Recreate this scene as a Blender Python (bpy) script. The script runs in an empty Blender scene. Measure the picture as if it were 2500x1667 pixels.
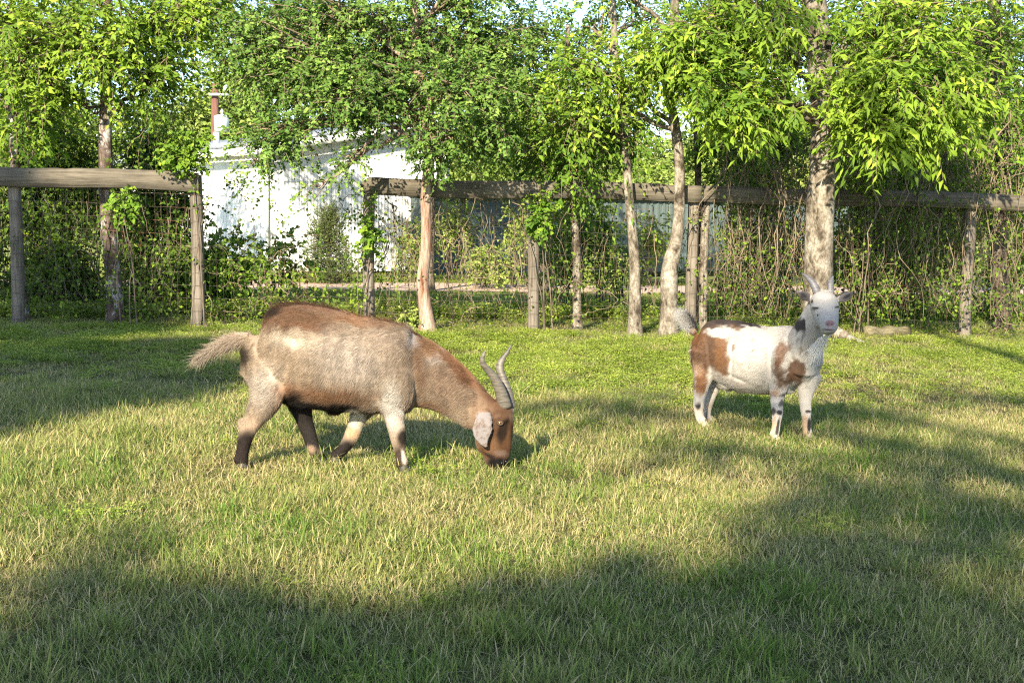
import bpy, math, random, time
import numpy as np
from mathutils import Vector, Matrix
T0 = time.time()
random.seed(7); rng = np.random.default_rng(7)
S = bpy.context.scene
COL = S.collection
PI = math.pi
R_ = math.radians

# ------------------------------------------------------------------ camera, sky, sun, exposure
FPX, CXP, CYP = 3125.0, 1250.0, 833.5          # focal length and centre, in photograph pixels
CAM = np.array([0.0, 0.0, 1.3])
PITCH, ROLL = math.atan(318 / FPX), R_(0.5)
_f = np.array([0, math.cos(PITCH), -math.sin(PITCH)])
_r0 = np.array([1.0, 0, 0]); _u0 = np.array([0, math.sin(PITCH), math.cos(PITCH)])
_r = _r0 * math.cos(ROLL) + _u0 * math.sin(ROLL)
_u = _u0 * math.cos(ROLL) - _r0 * math.sin(ROLL)
cd = bpy.data.cameras.new('camera'); cam = bpy.data.objects.new('camera', cd); COL.objects.link(cam)
cd.sensor_width = 36; cd.lens = 36 * FPX / 2500; cd.clip_end = 2000; cd.clip_start = 0.05
cam.matrix_world = Matrix(((_r[0], _u[0], -_f[0], CAM[0]), (_r[1], _u[1], -_f[1], CAM[1]),
                           (_r[2], _u[2], -_f[2], CAM[2]), (0, 0, 0, 1)))
S.camera = cam
SUN_EL = R_(28); SUN_AZ = np.array([0.30, 0.954]); SUN_AZ = SUN_AZ / np.linalg.norm(SUN_AZ)  # heading the light travels
LIGHT = np.array([SUN_AZ[0] * math.cos(SUN_EL), SUN_AZ[1] * math.cos(SUN_EL), -math.sin(SUN_EL)])
w = bpy.data.worlds.new('World'); S.world = w; w.use_nodes = True
nt = w.node_tree; bg = nt.nodes['Background']
sky = nt.nodes.new('ShaderNodeTexSky'); sky.sky_type = 'NISHITA'; sky.sun_disc = False
sky.sun_elevation = SUN_EL; sky.sun_rotation = math.atan2(-SUN_AZ[0], -SUN_AZ[1]); sky.air_density = 0.8; sky.dust_density = 0.3; sky.ozone_density = 1.5
nt.links.new(sky.outputs[0], bg.inputs[0]); bg.inputs[1].default_value = 0.125
sl = bpy.data.lights.new('sun', 'SUN'); sl.energy = 5.0; sl.angle = R_(0.6); sl.color = (1.0, 0.88, 0.68)
so = bpy.data.objects.new('sun', sl); COL.objects.link(so)
so.rotation_euler = Vector(LIGHT).to_track_quat('-Z', 'Y').to_euler(); so.location = (-6, -20, 20)
S.view_settings.view_transform = 'Standard'; S.view_settings.look = 'None'
S.view_settings.exposure = 1.5; S.view_settings.gamma = 1; S.view_settings.use_curve_mapping = False
S.render.engine = 'CYCLES'; S.cycles.max_bounces = 6; S.cycles.transparent_max_bounces = 8
S.cycles.diffuse_bounces = 3; S.cycles.transmission_bounces = 4; S.cycles.use_denoising = False; S.cycles.sample_clamp_indirect = 4; S.cycles.filter_width = 1.2

# ------------------------------------------------------------------ helpers
def ray(px, py):
    d = _f * FPX + _r * (px - CXP) - _u * (py - CYP)
    return d / d[1]
def P(px, py, Y): return CAM + ray(px, py) * Y
def proj(V):
    q = V - CAM; z = q @ _f
    return CXP + FPX * (q @ _r) / z, CYP - FPX * (q @ _u) / z
def gz(x, y):
    x = np.asarray(x, float); y = np.asarray(y, float)
    return (-0.02 * 14 * np.tanh(x / 14) + 0.018 * np.sin(x * 1.3 + 0.7 * y) * np.sin(y * 0.9 + 1)
            + 0.010 * np.sin(x * 3.1 - y * 1.7)) * 1.0
def G(px, py):
    y = 10.0
    for _ in range(40):
        r = ray(px, py); z = float(gz(r[0] * y, y)); y = y * 0.5 + 0.5 * (z - CAM[2]) / r[2]
    return np.array([r[0] * y, y, float(gz(r[0] * y, y))])
def vnoise(Pn, seed=0):
    Pn = np.asarray(Pn, float); i = np.floor(Pn).astype(np.int64); f = Pn - i; f = f * f * (3 - 2 * f)
    def h(a):
        n = (a[..., 0] * 374761393 + a[..., 1] * 668265263 + a[..., 2] * 2147483647 + seed * 974634777) & 0xffffffff
        n = ((n ^ (n >> 13)) * 1274126177) & 0xffffffff
        return ((n ^ (n >> 16)) & 0xffff) / 32767.5 - 1
    out = 0
    for dx in (0, 1):
        for dy in (0, 1):
            for dz in (0, 1):
                wgt = (f[..., 0] if dx else 1 - f[..., 0]) * (f[..., 1] if dy else 1 - f[..., 1]) * (f[..., 2] if dz else 1 - f[..., 2])
                out = out + wgt * h(i + np.array([dx, dy, dz]))
    return out
def norm(v): return v / np.maximum(np.linalg.norm(v, axis=-1, keepdims=True), 1e-9)

class MB:
    """collects vertices, faces and a tint per vertex; build() links ONE mesh object"""
    def __init__(s): s.V = []; s.F = {}; s.T = []; s.n = 0
    def add(s, V, F, tint=0.5):
        V = np.asarray(V, float).reshape(-1, 3); F = np.asarray(F, np.int64)
        s.F.setdefault(F.shape[1], []).append(F + s.n); s.V.append(V); s.n += len(V)
        s.T.append(np.broadcast_to(np.asarray(tint, float), (len(V),)).copy())
    def mesh(s, name, mat, smooth=False):
        me = bpy.data.meshes.new(name); V = np.concatenate(s.V)
        Fs = [np.concatenate(a) for a in s.F.values()]
        idx = np.concatenate([f.ravel() for f in Fs]); cnt = np.concatenate([np.full(len(f), f.shape[1]) for f in Fs])
        me.vertices.add(len(V)); me.vertices.foreach_set('co', V.ravel())
        me.loops.add(len(idx)); me.loops.foreach_set('vertex_index', idx)
        me.polygons.add(len(cnt)); me.polygons.foreach_set('loop_start', np.concatenate([[0], np.cumsum(cnt)[:-1]]))
        me.polygons.foreach_set('loop_total', cnt)
        if smooth: me.polygons.foreach_set('use_smooth', np.ones(len(cnt), bool))
        at = me.attributes.new('tint', 'FLOAT', 'POINT'); at.data.foreach_set('value', np.concatenate(s.T))
        me.update(calc_edges=True)
        if mat: me.materials.append(mat)
        return me
    def build(s, name, mat, parent=None, smooth=False, **kw):
        o = bpy.data.objects.new(name, s.mesh(name, mat, smooth)); COL.objects.link(o)
        if parent: adopt(o, parent)
        return tag(o, **kw)
def adopt(o, parent):
    o.parent = parent; o.matrix_parent_inverse = Matrix.Translation(-parent.location)
def tag(o, label=None, cat=None, group=None, kind=None):
    for k, v in (('label', label), ('category', cat), ('group', group), ('kind', kind)):
        if v: o[k] = v
    return o
def empty(name, loc, label, cat, group=None):
    o = bpy.data.objects.new(name, None); COL.objects.link(o); o.location = tuple(float(v) for v in loc); o.empty_display_size = 0.2
    return tag(o, label, cat, group)

def tubes(mb, Pn, Rn, k=3, tint=0.5, rough=0.0, seed=0, closed=True):
    """batch of tubes: Pn (n,m,3), Rn (n,m)"""
    Pn = np.asarray(Pn, float); Rn = np.asarray(Rn, float)
    if Pn.ndim == 2: Pn = Pn[None]; Rn = Rn[None]
    n, m, _ = Pn.shape
    Tn = np.gradient(Pn, axis=1); Tn = norm(Tn)
    ref = np.zeros((n, 1, 3)); ref[:] = (0.31, 0.87, 0.12)
    av = norm(Tn.mean(1, keepdims=True)); bad = np.abs((av * norm(ref)).sum(-1, keepdims=True)) > 0.85
    ref = np.where(bad, np.array([1.0, 0.1, 0.2]), ref)
    A = norm(np.cross(Tn, ref)); B = np.cross(Tn, A)
    ang = np.arange(k) * 2 * PI / k
    r = Rn[:, :, None, None]
    ringdir = A[:, :, None] * np.cos(ang)[None, None, :, None] + B[:, :, None] * np.sin(ang)[None, None, :, None]
    if rough:
        base = Pn[:, :, None] + ringdir * r
        nz = vnoise(base * 7, seed) * 0.6 + vnoise(base * 21, seed + 1) * 0.4
        r = r * (1 + rough * nz[..., None])
    V = Pn[:, :, None] + ringdir * r
    b = (np.arange(n) * m * k)[:, None, None]; i = (np.arange(m - 1) * k)[None, :, None]; j = np.arange(k)[None, None]
    j2 = (j + 1) % k
    F = np.stack(np.broadcast_arrays(b + i + j, b + i + j2, b + i + k + j2, b + i + k + j), -1).reshape(-1, 4)
    tt = np.broadcast_to(np.asarray(tint, float).reshape(-1, 1, 1) if np.ndim(tint) else tint, (n, m, k)).ravel()
    n0 = mb.n
    mb.add(V, F, tt)
    if closed and k > 3:
        caps = []
        for q in range(n):
            o = q * m * k; caps.append([o + x for x in range(k)][::-1]); caps.append([o + (m - 1) * k + x for x in range(k)])
        mb.F.setdefault(k, []).append(np.array(caps) + n0)
def box(mb, c, sx, sy, sz, ax=(1, 0, 0), ay=(0, 1, 0), az=(0, 0, 1), tint=0.5):
    c = np.asarray(c, float); ax, ay, az = (np.asarray(a, float) for a in (ax, ay, az))
    V = [c + ax * sx * a / 2 + ay * sy * b / 2 + az * sz * d / 2 for a in (-1, 1) for b in (-1, 1) for d in (-1, 1)]
    mb.add(V, [[0, 1, 3, 2], [4, 6, 7, 5], [0, 4, 5, 1], [2, 3, 7, 6], [0, 2, 6, 4], [1, 5, 7, 3]], tint)
def leaves(mb, pos, d, n, L, W, tint, fold=0.25, droop=0.12, simple=False, wide=0.42):
    d = norm(d); side = norm(np.cross(d, n)); n = np.cross(side, d)
    L = np.broadcast_to(L, (len(pos),))[:, None]; W = np.broadcast_to(W, (len(pos),))[:, None]
    ml = pos + d * L * wide + side * W / 2 + n * W * fold; mr = pos + d * L * wide - side * W / 2 + n * W * fold
    tip = pos + d * L - n * L * droop
    i0 = np.arange(len(pos))[:, None]
    if simple:
        V = np.stack([pos, ml, tip, mr], 1); F = np.concatenate([i0 * 4 + [[0, 1, 2]], i0 * 4 + [[0, 2, 3]]])
        mb.add(V, F, np.repeat(tint, 4))
    else:
        mid = pos + d * L * 0.55 + n * L * 0.03
        V = np.stack([pos, ml, mr, mid, tip], 1)
        F = np.concatenate([i0 * 5 + [[0, 1, 3]], i0 * 5 + [[1, 4, 3]], i0 * 5 + [[0, 3, 2]], i0 * 5 + [[3, 4, 2]]])
        mb.add(V, F, np.repeat(tint, 5))
def runit(n): return norm(rng.normal(size=(n, 3)))

# ------------------------------------------------------------------ materials
def newmat(name):
    m = bpy.data.materials.new(name); m.use_nodes = True
    return m, m.node_tree, m.node_tree.nodes['Principled BSDF'], m.node_tree.nodes['Material Output']
def node(t, typ, **kw):
    n = t.nodes.new(typ)
    for k, v in kw.items():
        if k.startswith('i_'): n.inputs[k[2:].replace('_', ' ')].default_value = v
        else: setattr(n, k, v)
    return n
def ramp(t, fac, stops):
    r = t.nodes.new('ShaderNodeValToRGB'); e = r.color_ramp.elements
    while len(e) < len(stops): e.new(0.5)
    for q, (p, c) in zip(e, stops): q.position = p; q.color = (*c, 1)
    t.links.new(fac, r.inputs[0]); return r.outputs[0]
def mixc(t, fac, a, b, mode='MIX'):
    m = t.nodes.new('ShaderNodeMix'); m.data_type = 'RGBA'; m.blend_type = mode
    for s, v in ((m.inputs[0], fac), (m.inputs[6], a), (m.inputs[7], b)):
        if hasattr(v, 'is_linked') or hasattr(v, 'links'): t.links.new(v, s)
        elif isinstance(v, (int, float)): s.default_value = v
        else: s.default_value = (*v, 1)
    return m.outputs[2]
def noise(t, vec, scale, detail=4, rough=0.55, dist=0.0, out=0):
    n = node(t, 'ShaderNodeTexNoise'); n.inputs['Scale'].default_value = scale; n.inputs['Detail'].default_value = detail
    n.inputs['Roughness'].default_value = rough; n.inputs['Distortion'].default_value = dist
    if vec is not None: t.links.new(vec, n.inputs['Vector'])
    return n.outputs[out]
def wpos(t): return t.nodes.new('ShaderNodeNewGeometry').outputs['Position']
def scalev(t, vec, s):
    m = t.nodes.new('ShaderNodeMapping'); m.inputs['Scale'].default_value = s; t.links.new(vec, m.inputs[0]); return m.outputs[0]
def bump(t, b, h, strength=0.5, dist=0.01):
    n = t.nodes.new('ShaderNodeBump'); n.inputs['Strength'].default_value = strength; n.inputs['Distance'].default_value = dist
    t.links.new(h, n.inputs['Height']); t.links.new(n.outputs[0], b.inputs['Normal'])
def leaf_mat(name, stops, trans=0.4, tcol=(0.30, 0.50, 0.04), rough=0.6, patch=0.25):
    m, t, b, o = newmat(name)
    a = node(t, 'ShaderNodeAttribute', attribute_name='tint')
    c = ramp(t, a.outputs['Fac'], stops)
    nz = noise(t, wpos(t), 1.3, 2)
    c = mixc(t, patch, c, ramp(t, nz, [(0.35, tuple(v * 0.55 for v in stops[0][1])), (0.65, tuple(min(1, v * 1.25) for v in stops[-1][1]))]))
    t.links.new(c, b.inputs['Base Color']); b.inputs['Roughness'].default_value = rough; b.inputs['Specular IOR Level'].default_value = 0.16
    tr = t.nodes.new('ShaderNodeBsdfTranslucent'); t.links.new(mixc(t, 0.6, c, tcol), tr.inputs[0])
    mx = t.nodes.new('ShaderNodeMixShader'); mx.inputs[0].default_value = trans
    t.links.new(b.outputs[0], mx.inputs[1]); t.links.new(tr.outputs[0], mx.inputs[2]); t.links.new(mx.outputs[0], o.inputs[0])
    return m
M = {}
M['leaf_bright'] = leaf_mat('leaf_bright', [(0, (0.05, 0.12, 0.014)), (0.6, (0.18, 0.30, 0.025)), (1, (0.38, 0.48, 0.05))], 0.32, (0.25, 0.44, 0.03))
M['leaf_mid'] = leaf_mat('leaf_mid', [(0, (0.04, 0.10, 0.012)), (0.6, (0.11, 0.22, 0.02)), (1, (0.28, 0.40, 0.04))], 0.26, (0.18, 0.34, 0.04))
M['leaf_small'] = leaf_mat('leaf_small', [(0, (0.045, 0.105, 0.02)), (0.6, (0.12, 0.23, 0.035)), (1, (0.28, 0.40, 0.08))], 0.25, (0.17, 0.32, 0.05))
M['leaf_vine'] = leaf_mat('leaf_vine', [(0, (0.022, 0.055, 0.010)), (0.6, (0.065, 0.13, 0.015)), (1, (0.22, 0.31, 0.03))], 0.24, (0.22, 0.36, 0.03))
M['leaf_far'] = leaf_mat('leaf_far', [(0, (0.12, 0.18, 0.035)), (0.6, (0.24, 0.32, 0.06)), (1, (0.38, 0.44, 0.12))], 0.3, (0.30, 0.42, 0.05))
M['leaf_cedar'] = leaf_mat('leaf_cedar', [(0, (0.05, 0.085, 0.03)), (0.6, (0.10, 0.14, 0.04)), (1, (0.18, 0.20, 0.06))], 0.2, (0.15, 0.22, 0.04))
M['clover'] = leaf_mat('clover', [(0, (0.11, 0.19, 0.02)), (0.6, (0.29, 0.38, 0.05)), (1, (0.52, 0.56, 0.12))], 0.35, (0.28, 0.44, 0.04))
def grass_mat():
    m, t, b, o = newmat('grass_blades')
    a = node(t, 'ShaderNodeAttribute', attribute_name='tint')
    p = wpos(t)
    c = ramp(t, a.outputs['Fac'], [(0, (0.08, 0.16, 0.025)), (0.30, (0.16, 0.25, 0.05)), (0.52, (0.29, 0.36, 0.08)), (0.62, (0.50, 0.43, 0.16)), (0.85, (0.68, 0.54, 0.30)), (1, (0.76, 0.58, 0.38))])
    nz = noise(t, p, 0.9, 3)
    c2 = mixc(t, 0.35, c, ramp(t, nz, [(0.36, (0.13, 0.23, 0.025)), (0.64, (0.60, 0.47, 0.22))]))
    t.links.new(c2, b.inputs['Base Color']); b.inputs['Roughness'].default_value = 0.7; b.inputs['Specular IOR Level'].default_value = 0.08
    tr = t.nodes.new('ShaderNodeBsdfTranslucent'); t.links.new(mixc(t, 0.35, c2, (0.42, 0.50, 0.10)), tr.inputs[0])
    mx = t.nodes.new('ShaderNodeMixShader'); mx.inputs[0].default_value = 0.42
    t.links.new(b.outputs[0], mx.inputs[1]); t.links.new(tr.outputs[0], mx.inputs[2]); t.links.new(mx.outputs[0], o.inputs[0])
    return m
M['grass'] = grass_mat()
def ground_mat():
    m, t, b, o = newmat('pasture_soil')
    p = wpos(t)
    c = ramp(t, noise(t, p, 9, 6, 0.7), [(0.3, (0.035, 0.035, 0.012)), (0.5, (0.085, 0.08, 0.03)), (0.7, (0.19, 0.16, 0.075))])
    g = ramp(t, noise(t, p, 2.2, 5, 0.7), [(0.35, (0.17, 0.24, 0.06)), (0.65, (0.33, 0.35, 0.12))])
    sx = t.nodes.new('ShaderNodeSeparateXYZ'); t.links.new(p, sx.inputs[0])
    mr = node(t, 'ShaderNodeMapRange'); mr.inputs[1].default_value = 12; mr.inputs[2].default_value = 20
    t.links.new(sx.outputs[1], mr.inputs[0])
    c = mixc(t, mr.outputs[0], c, g)
    t.links.new(c, b.inputs['Base Color']); b.inputs['Roughness'].default_value = 0.95; b.inputs['Specular IOR Level'].default_value = 0.1
    bump(t, b, noise(t, p, 30, 5, 0.7), 0.8, 0.03)
    return m
M['ground'] = ground_mat()
def simple_mat(name, stops, scale=6, stretch=(1, 1, 1), rough=0.85, bs=0.4, bd=0.005, detail=6, spec=0.25, dist=0.0, obj=False):
    m, t, b, o = newmat(name)
    v = t.nodes.new('ShaderNodeTexCoord').outputs['Object'] if obj else wpos(t)
    h = noise(t, scalev(t, v, stretch), scale, detail, 0.65, dist)
    t.links.new(ramp(t, h, stops), b.inputs['Base Color']); b.inputs['Roughness'].default_value = rough
    b.inputs['Specular IOR Level'].default_value = spec; bump(t, b, h, bs, bd)
    return m
M['road'] = simple_mat('road_gravel', [(0.3, (0.40, 0.28, 0.21)), (0.7, (0.62, 0.47, 0.38))], 14, rough=0.95)
def wood_mat(name, c0, c1, c2, horiz=True):
    m, t, b, o = newmat(name); p = wpos(t)
    v = scalev(t, p, (1.0, 1.0, 22.0) if horiz else (22.0, 22.0, 1.2))
    h = noise(t, v, 2.2, 8, 0.7, 0.6); g = noise(t, p, 3.5, 4)
    c = ramp(t, h, [(0.32, c0), (0.52, c1), (0.72, c2)])
    c = mixc(t, 0.28, c, ramp(t, g, [(0.38, tuple(v_ * .6 for v_ in c1)), (0.62, c2)]))
    t.links.new(c, b.inputs['Base Color']); b.inputs['Roughness'].default_value = 0.9; b.inputs['Specular IOR Level'].default_value = 0.15
    bump(t, b, h, 0.9, 0.008); return m
M['rail'] = wood_mat('weathered_rail', (0.03, 0.025, 0.018), (0.115, 0.10, 0.075), (0.22, 0.19, 0.145))
M['post'] = wood_mat('weathered_post', (0.045, 0.037, 0.03), (0.17, 0.145, 0.115), (0.30, 0.26, 0.21), False)
def bark_mat(name, dark, mid, pale, scale=9, thr=(0.40, 0.5, 0.6), st=(1, 1, 0.6), bd=0.015):
    m, t, b, o = newmat(name); p = wpos(t)
    h = noise(t, scalev(t, p, st), scale, 8, 0.7, 0.3); f = noise(t, scalev(t, p, st), scale * 5, 5, 0.7)
    c = ramp(t, h, [(thr[0], dark), (thr[1], mid), (thr[2], pale)])
    c = mixc(t, 0.6, c, ramp(t, f, [(0.36, (0.20, 0.17, 0.14)), (0.58, (1, 1, 1))]), 'MULTIPLY')
    t.links.new(c, b.inputs['Base Color']); b.inputs['Roughness'].default_value = 0.92; b.inputs['Specular IOR Level'].default_value = 0.1
    hh = mixc(t, 0.6, h, f); bump(t, b, hh, 1.0, bd); return m
M['bark_pale'] = bark_mat('bark_pale_lichen', (0.06, 0.048, 0.035), (0.20, 0.17, 0.13), (0.38, 0.345, 0.285), 8, (0.38, 0.48, 0.62))
M['bark_grey'] = bark_mat('bark_grey_lichen', (0.09, 0.065, 0.05), (0.17, 0.13, 0.11), (0.50, 0.48, 0.46), 7, (0.42, 0.52, 0.60))
M['bark_peel'] = bark_mat('bark_peeled_cedar', (0.16, 0.06, 0.03), (0.33, 0.22, 0.16), (0.46, 0.37, 0.30), 6, (0.36, 0.46, 0.62), (3, 3, 0.35), 0.01)
M['bark_dark'] = bark_mat('bark_brown', (0.05, 0.04, 0.03), (0.12, 0.095, 0.07), (0.24, 0.20, 0.16), 10, (0.35, 0.5, 0.65))
M['twig'] = simple_mat('dry_twigs', [(0.3, (0.09, 0.065, 0.04)), (0.7, (0.30, 0.235, 0.16))], 5, bs=0.2)
M['twig_dark'] = simple_mat('brown_twigs', [(0.3, (0.06, 0.045, 0.03)), (0.7, (0.20, 0.16, 0.12))], 5, bs=0.2)
def flat_mat(name, c, rough=0.5, metal=0.0, spec=0.5):
    m, t, b, o = newmat(name); b.inputs['Base Color'].default_value = (*c, 1); b.inputs['Roughness'].default_value = rough
    b.inputs['Metallic'].default_value = metal; b.inputs['Specular IOR Level'].default_value = spec; return m
M['wire'] = simple_mat('rusty_wire', [(0.35, (0.06, 0.05, 0.045)), (0.55, (0.10, 0.075, 0.06)), (0.68, (0.28, 0.12, 0.055))], 1.1, rough=0.8, bs=0.0)
M['barn_white'] = simple_mat('barn_white_metal', [(0.3, (0.74, 0.75, 0.75)), (0.7, (0.82, 0.82, 0.81))], 1.5, rough=0.45, bs=0.05)
M['barn_roof'] = simple_mat('barn_grey_roof', [(0.3, (0.20, 0.22, 0.25)), (0.7, (0.27, 0.29, 0.33))], 2, rough=0.5, bs=0.05)
M['teal'] = simple_mat('teal_metal', [(0.3, (0.075, 0.105, 0.105)), (0.7, (0.11, 0.145, 0.14))], 1.0, rough=0.6, bs=0.05)
M['pole'] = simple_mat('creosote_pole', [(0.3, (0.10, 0.045, 0.035)), (0.7, (0.20, 0.10, 0.075))], 3, (5, 5, 0.5))
M['galv'] = flat_mat('galvanised', (0.60, 0.63, 0.66), 0.45, 0.2)
M['log'] = bark_mat('log_wood', (0.05, 0.045, 0.02), (0.15, 0.13, 0.075), (0.27, 0.24, 0.15), 4, (0.3, 0.5, 0.7), (0.6, 3, 3), 0.01)

# ------------------------------------------------------------------ ground, road
def axis_steps():
    a = list(np.arange(-12, 12.01, 0.4)); 
    ext = [14, 17, 21, 26, 33, 45, 65, 100, 160, 260, 420]
    return np.array([-e for e in ext[::-1]] + a + ext)
gx = axis_steps(); gy = np.concatenate([[-420, -260, -160, -100, -60, -35, -20, -12, -6], np.arange(-2, 26.01, 0.4), [28, 31, 35, 40, 47, 56, 70, 90, 130, 200, 320, 520]])
XX, YY = np.meshgrid(gx, gy, indexing='ij')
mb = MB(); ii = (np.arange(len(gx) - 1) * len(gy))[:, None]; jj = np.arange(len(gy) - 1)[None]
mb.add(np.stack([XX, YY, gz(XX, YY)], -1), np.stack([ii + jj, ii + len(gy) + jj, ii + len(gy) + jj + 1, ii + jj + 1], -1).reshape(-1, 4))
mb.build('ground', M['ground'], smooth=True, kind='structure')
r0a, r0b = G(0, 706), G(0, 688); r1a, r1b = G(2450, 722), G(2450, 704)
mb = MB(); n_ = 60; tt = np.linspace(-1.5, 2.5, n_)
ea = r0a[None] + (r1a - r0a)[None] * tt[:, None]; eb = r0b[None] + (r1b - r0b)[None] * tt[:, None]
ea[:, 1] += 0.12 * np.sin(tt * 9); eb[:, 1] += 0.15 * np.sin(tt * 7 + 1)
rows = [ea + (eb - ea) * s for s in np.linspace(0, 1, 5)]
V = np.stack(rows, 1); V[..., 2] = gz(V[..., 0], V[..., 1]) + 0.02
i = (np.arange(n_ - 1) * 5)[:, None]; j = np.arange(4)[None]
mb.add(V, np.stack([i + j, i + j + 5, i + j + 6, i + j + 1], -1).reshape(-1, 4))
mb.build('dirt_road', M['road'], smooth=True, kind='structure')

# ------------------------------------------------------------------ lawn: instanced tufts
src = bpy.data.collections.new('lawn_tuft_sources')
def tuft(idx, nb, rad, lmin, lmax, straw, width=0.0029, flat=0.5):
    mb = MB(); k = nb
    root = np.zeros((k, 3)); root[:, :2] = rng.normal(size=(k, 2)) * rad
    L = rng.uniform(lmin, lmax, k); a = rng.uniform(0, 2 * PI, k); lean = np.abs(rng.normal(size=k)) * flat + 0.1
    d = np.stack([np.cos(a) * np.sin(lean), np.sin(a) * np.sin(lean), np.cos(lean)], 1)
    h = np.stack([np.cos(a), np.sin(a), np.zeros(k)], 1); curl = rng.uniform(0.05, 0.75, k)
    side = norm(np.cross(d, np.array([0.01, 0.02, 1.0]) + h * 0.01)); yaw = rng.uniform(-1, 1, (k, 1)); side = norm(side + h * yaw)
    W = width * rng.uniform(0.6, 1.4, k)
    P_ = []
    for t_, wf in ((0, 0.8), (0.35, 1.0), (0.7, 0.7), (1.0, 0.0)):
        c = root + d * (L * t_)[:, None] + h * (L * curl * t_ * t_ * 0.5)[:, None]; c[:, 2] -= L * curl * t_ * t_ * 0.45
        c[:, 2] = np.maximum(c[:, 2], 0.004 + 0.004 * t_)
        if wf: P_ += [c - side * (W * wf / 2)[:, None], c + side * (W * wf / 2)[:, None]]
        else: P_ += [c]
    V = np.stack(P_, 1); b = (np.arange(k) * 7)[:, None]
    is_straw = rng.random(k) < straw
    tint = np.where(is_straw, rng.uniform(0.62, 1.0, k), rng.uniform(0.0, 0.52, k))
    mb.add(V, np.concatenate([b + [[0, 1, 3, 2]], b + [[2, 3, 5, 4]]]), np.repeat(tint, 7))
    F3 = b + [[4, 5, 6]]; mb.F.setdefault(3, []).append(F3)
    o = bpy.data.objects.new('lawn_tuft_%02d' % idx, mb.mesh('lawn_tuft', M['grass'])); src.objects.link(o)
k = 0
for q in range(4): tuft(k, 76, 0.078, 0.025, 0.07, 0.22, flat=0.75); k += 1                 # 0-3 green
for q in range(4): tuft(k, 76, 0.078, 0.02, 0.062, 0.55, flat=1.0); k += 1        # 4-7 mixed straw
for q in range(3): tuft(k, 70, 0.08, 0.018, 0.055, 0.85, flat=1.3); k += 1         # 8-10 flattened straw
for q in range(3): tuft(k, 34, 0.03, 0.05, 0.13, 0.15, 0.0045, flat=0.5); k += 1 # 11-13 taller tufts
def clover(idx, nb, rad, h0, h1, ls):
    mb = MB(); a = rng.uniform(0, 2 * PI, nb); r = np.abs(rng.normal(size=nb)) * rad
    c = np.stack([np.cos(a) * r, np.sin(a) * r, rng.uniform(h0, h1, nb)], 1)
    for q in range(3):
        an = a * 3 + q * 2.09; d = np.stack([np.cos(an), np.sin(an), rng.uniform(-0.3, 0.4, nb)], 1)
        nn = norm(np.array([0, 0, 1.0]) + rng.normal(size=(nb, 3)) * 0.35)
        leaves(mb, c, d, nn, ls * rng.uniform(0.7, 1.3, nb), ls * 0.8, rng.random(nb), 0.1, 0.1, True, 0.6)
    o = bpy.data.objects.new('lawn_tuft_%02d' % idx, mb.mesh('clover_tuft', M['clover'])); src.objects.link(o)
for q in range(3): clover(k, 110, 0.09, 0.012, 0.05, 0.0115); k += 1       # 14-16 low clover
for q in range(3): clover(k, 55, 0.11, 0.03, 0.16, 0.030); k += 1        # 17-19 taller weeds at the fence
NSRC = k
def gn_scatter(name, pts, rot, scl, idx, **kw):
    me = bpy.data.meshes.new(name); me.vertices.add(len(pts)); me.vertices.foreach_set('co', pts.ravel())
    for nm, ty, dat, key in (('rot', 'FLOAT_VECTOR', rot, 'vector'), ('scl', 'FLOAT', scl, 'value'), ('idx', 'INT', idx, 'value')):
        a = me.attributes.new(nm, ty, 'POINT'); a.data.foreach_set(key, np.ascontiguousarray(dat).ravel())
    o = bpy.data.objects.new(name, me); COL.objects.link(o)
    ng = bpy.data.node_groups.new('scatter_' + name, 'GeometryNodeTree')
    ng.interface.new_socket('Geometry', in_out='INPUT', socket_type='NodeSocketGeometry'); ng.interface.new_socket('Geometry', in_out='OUTPUT', socket_type='NodeSocketGeometry')
    gi = ng.nodes.new('NodeGroupInput'); go = ng.nodes.new('NodeGroupOutput')
    ci = ng.nodes.new('GeometryNodeCollectionInfo'); ci.inputs['Collection'].default_value = src; ci.inputs['Separate Children'].default_value = True; ci.inputs['Reset Children'].default_value = True
    ip = ng.nodes.new('GeometryNodeInstanceOnPoints'); ip.inputs['Pick Instance'].default_value = True
    ng.links.new(gi.outputs[0], ip.inputs['Points']); ng.links.new(ci.outputs[0], ip.inputs['Instance'])
    for nm, dt, s in (('rot', 'FLOAT_VECTOR', 'Rotation'), ('scl', 'FLOAT', 'Scale'), ('idx', 'INT', 'Instance Index')):
        na = ng.nodes.new('GeometryNodeInputNamedAttribute'); na.data_type = dt; na.inputs['Name'].default_value = nm
        ng.links.new(na.outputs['Attribute'], ip.inputs[s])
    ng.links.new(ip.outputs[0], go.inputs[0])
    md = o.modifiers.new('scatter', 'NODES'); md.node_group = ng
    return tag(o, **kw)
def scatter_band(y0, y1, dens, hw=0.5, pad=1.2):
    n = int(((y1 ** 2 - y0 ** 2) * hw + 2 * pad * (y1 - y0)) * dens)
    y = np.sqrt(rng.uniform(y0 ** 2, y1 ** 2, n)); x = rng.uniform(-1, 1, n) * (hw * y + pad)
    return x, y
xs, ys, base_s = [], [], []
for a, b, dn, sc in ((2.6, 6, 300, 0.95), (6, 9, 210, 1.0), (9, 13, 130, 1.05), (13, 19, 75, 1.15), (19, 26, 45, 1.3)):
    x, y = scatter_band(a, b, dn); xs.append(x); ys.append(y); base_s.append(np.full(len(x), sc))
x = np.concatenate(xs); y = np.concatenate(ys); bs_ = np.concatenate(base_s); n = len(x)
fence_y = 14.6 + 0.27 * (x + 5)
nz = vnoise(np.stack([x * 0.8, y * 0.55, x * 0 + 3.3], 1), 5) * 0.6 + vnoise(np.stack([x * 2.3, y * 1.8, x * 0 + 1.3], 1), 6) * 0.4
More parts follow.
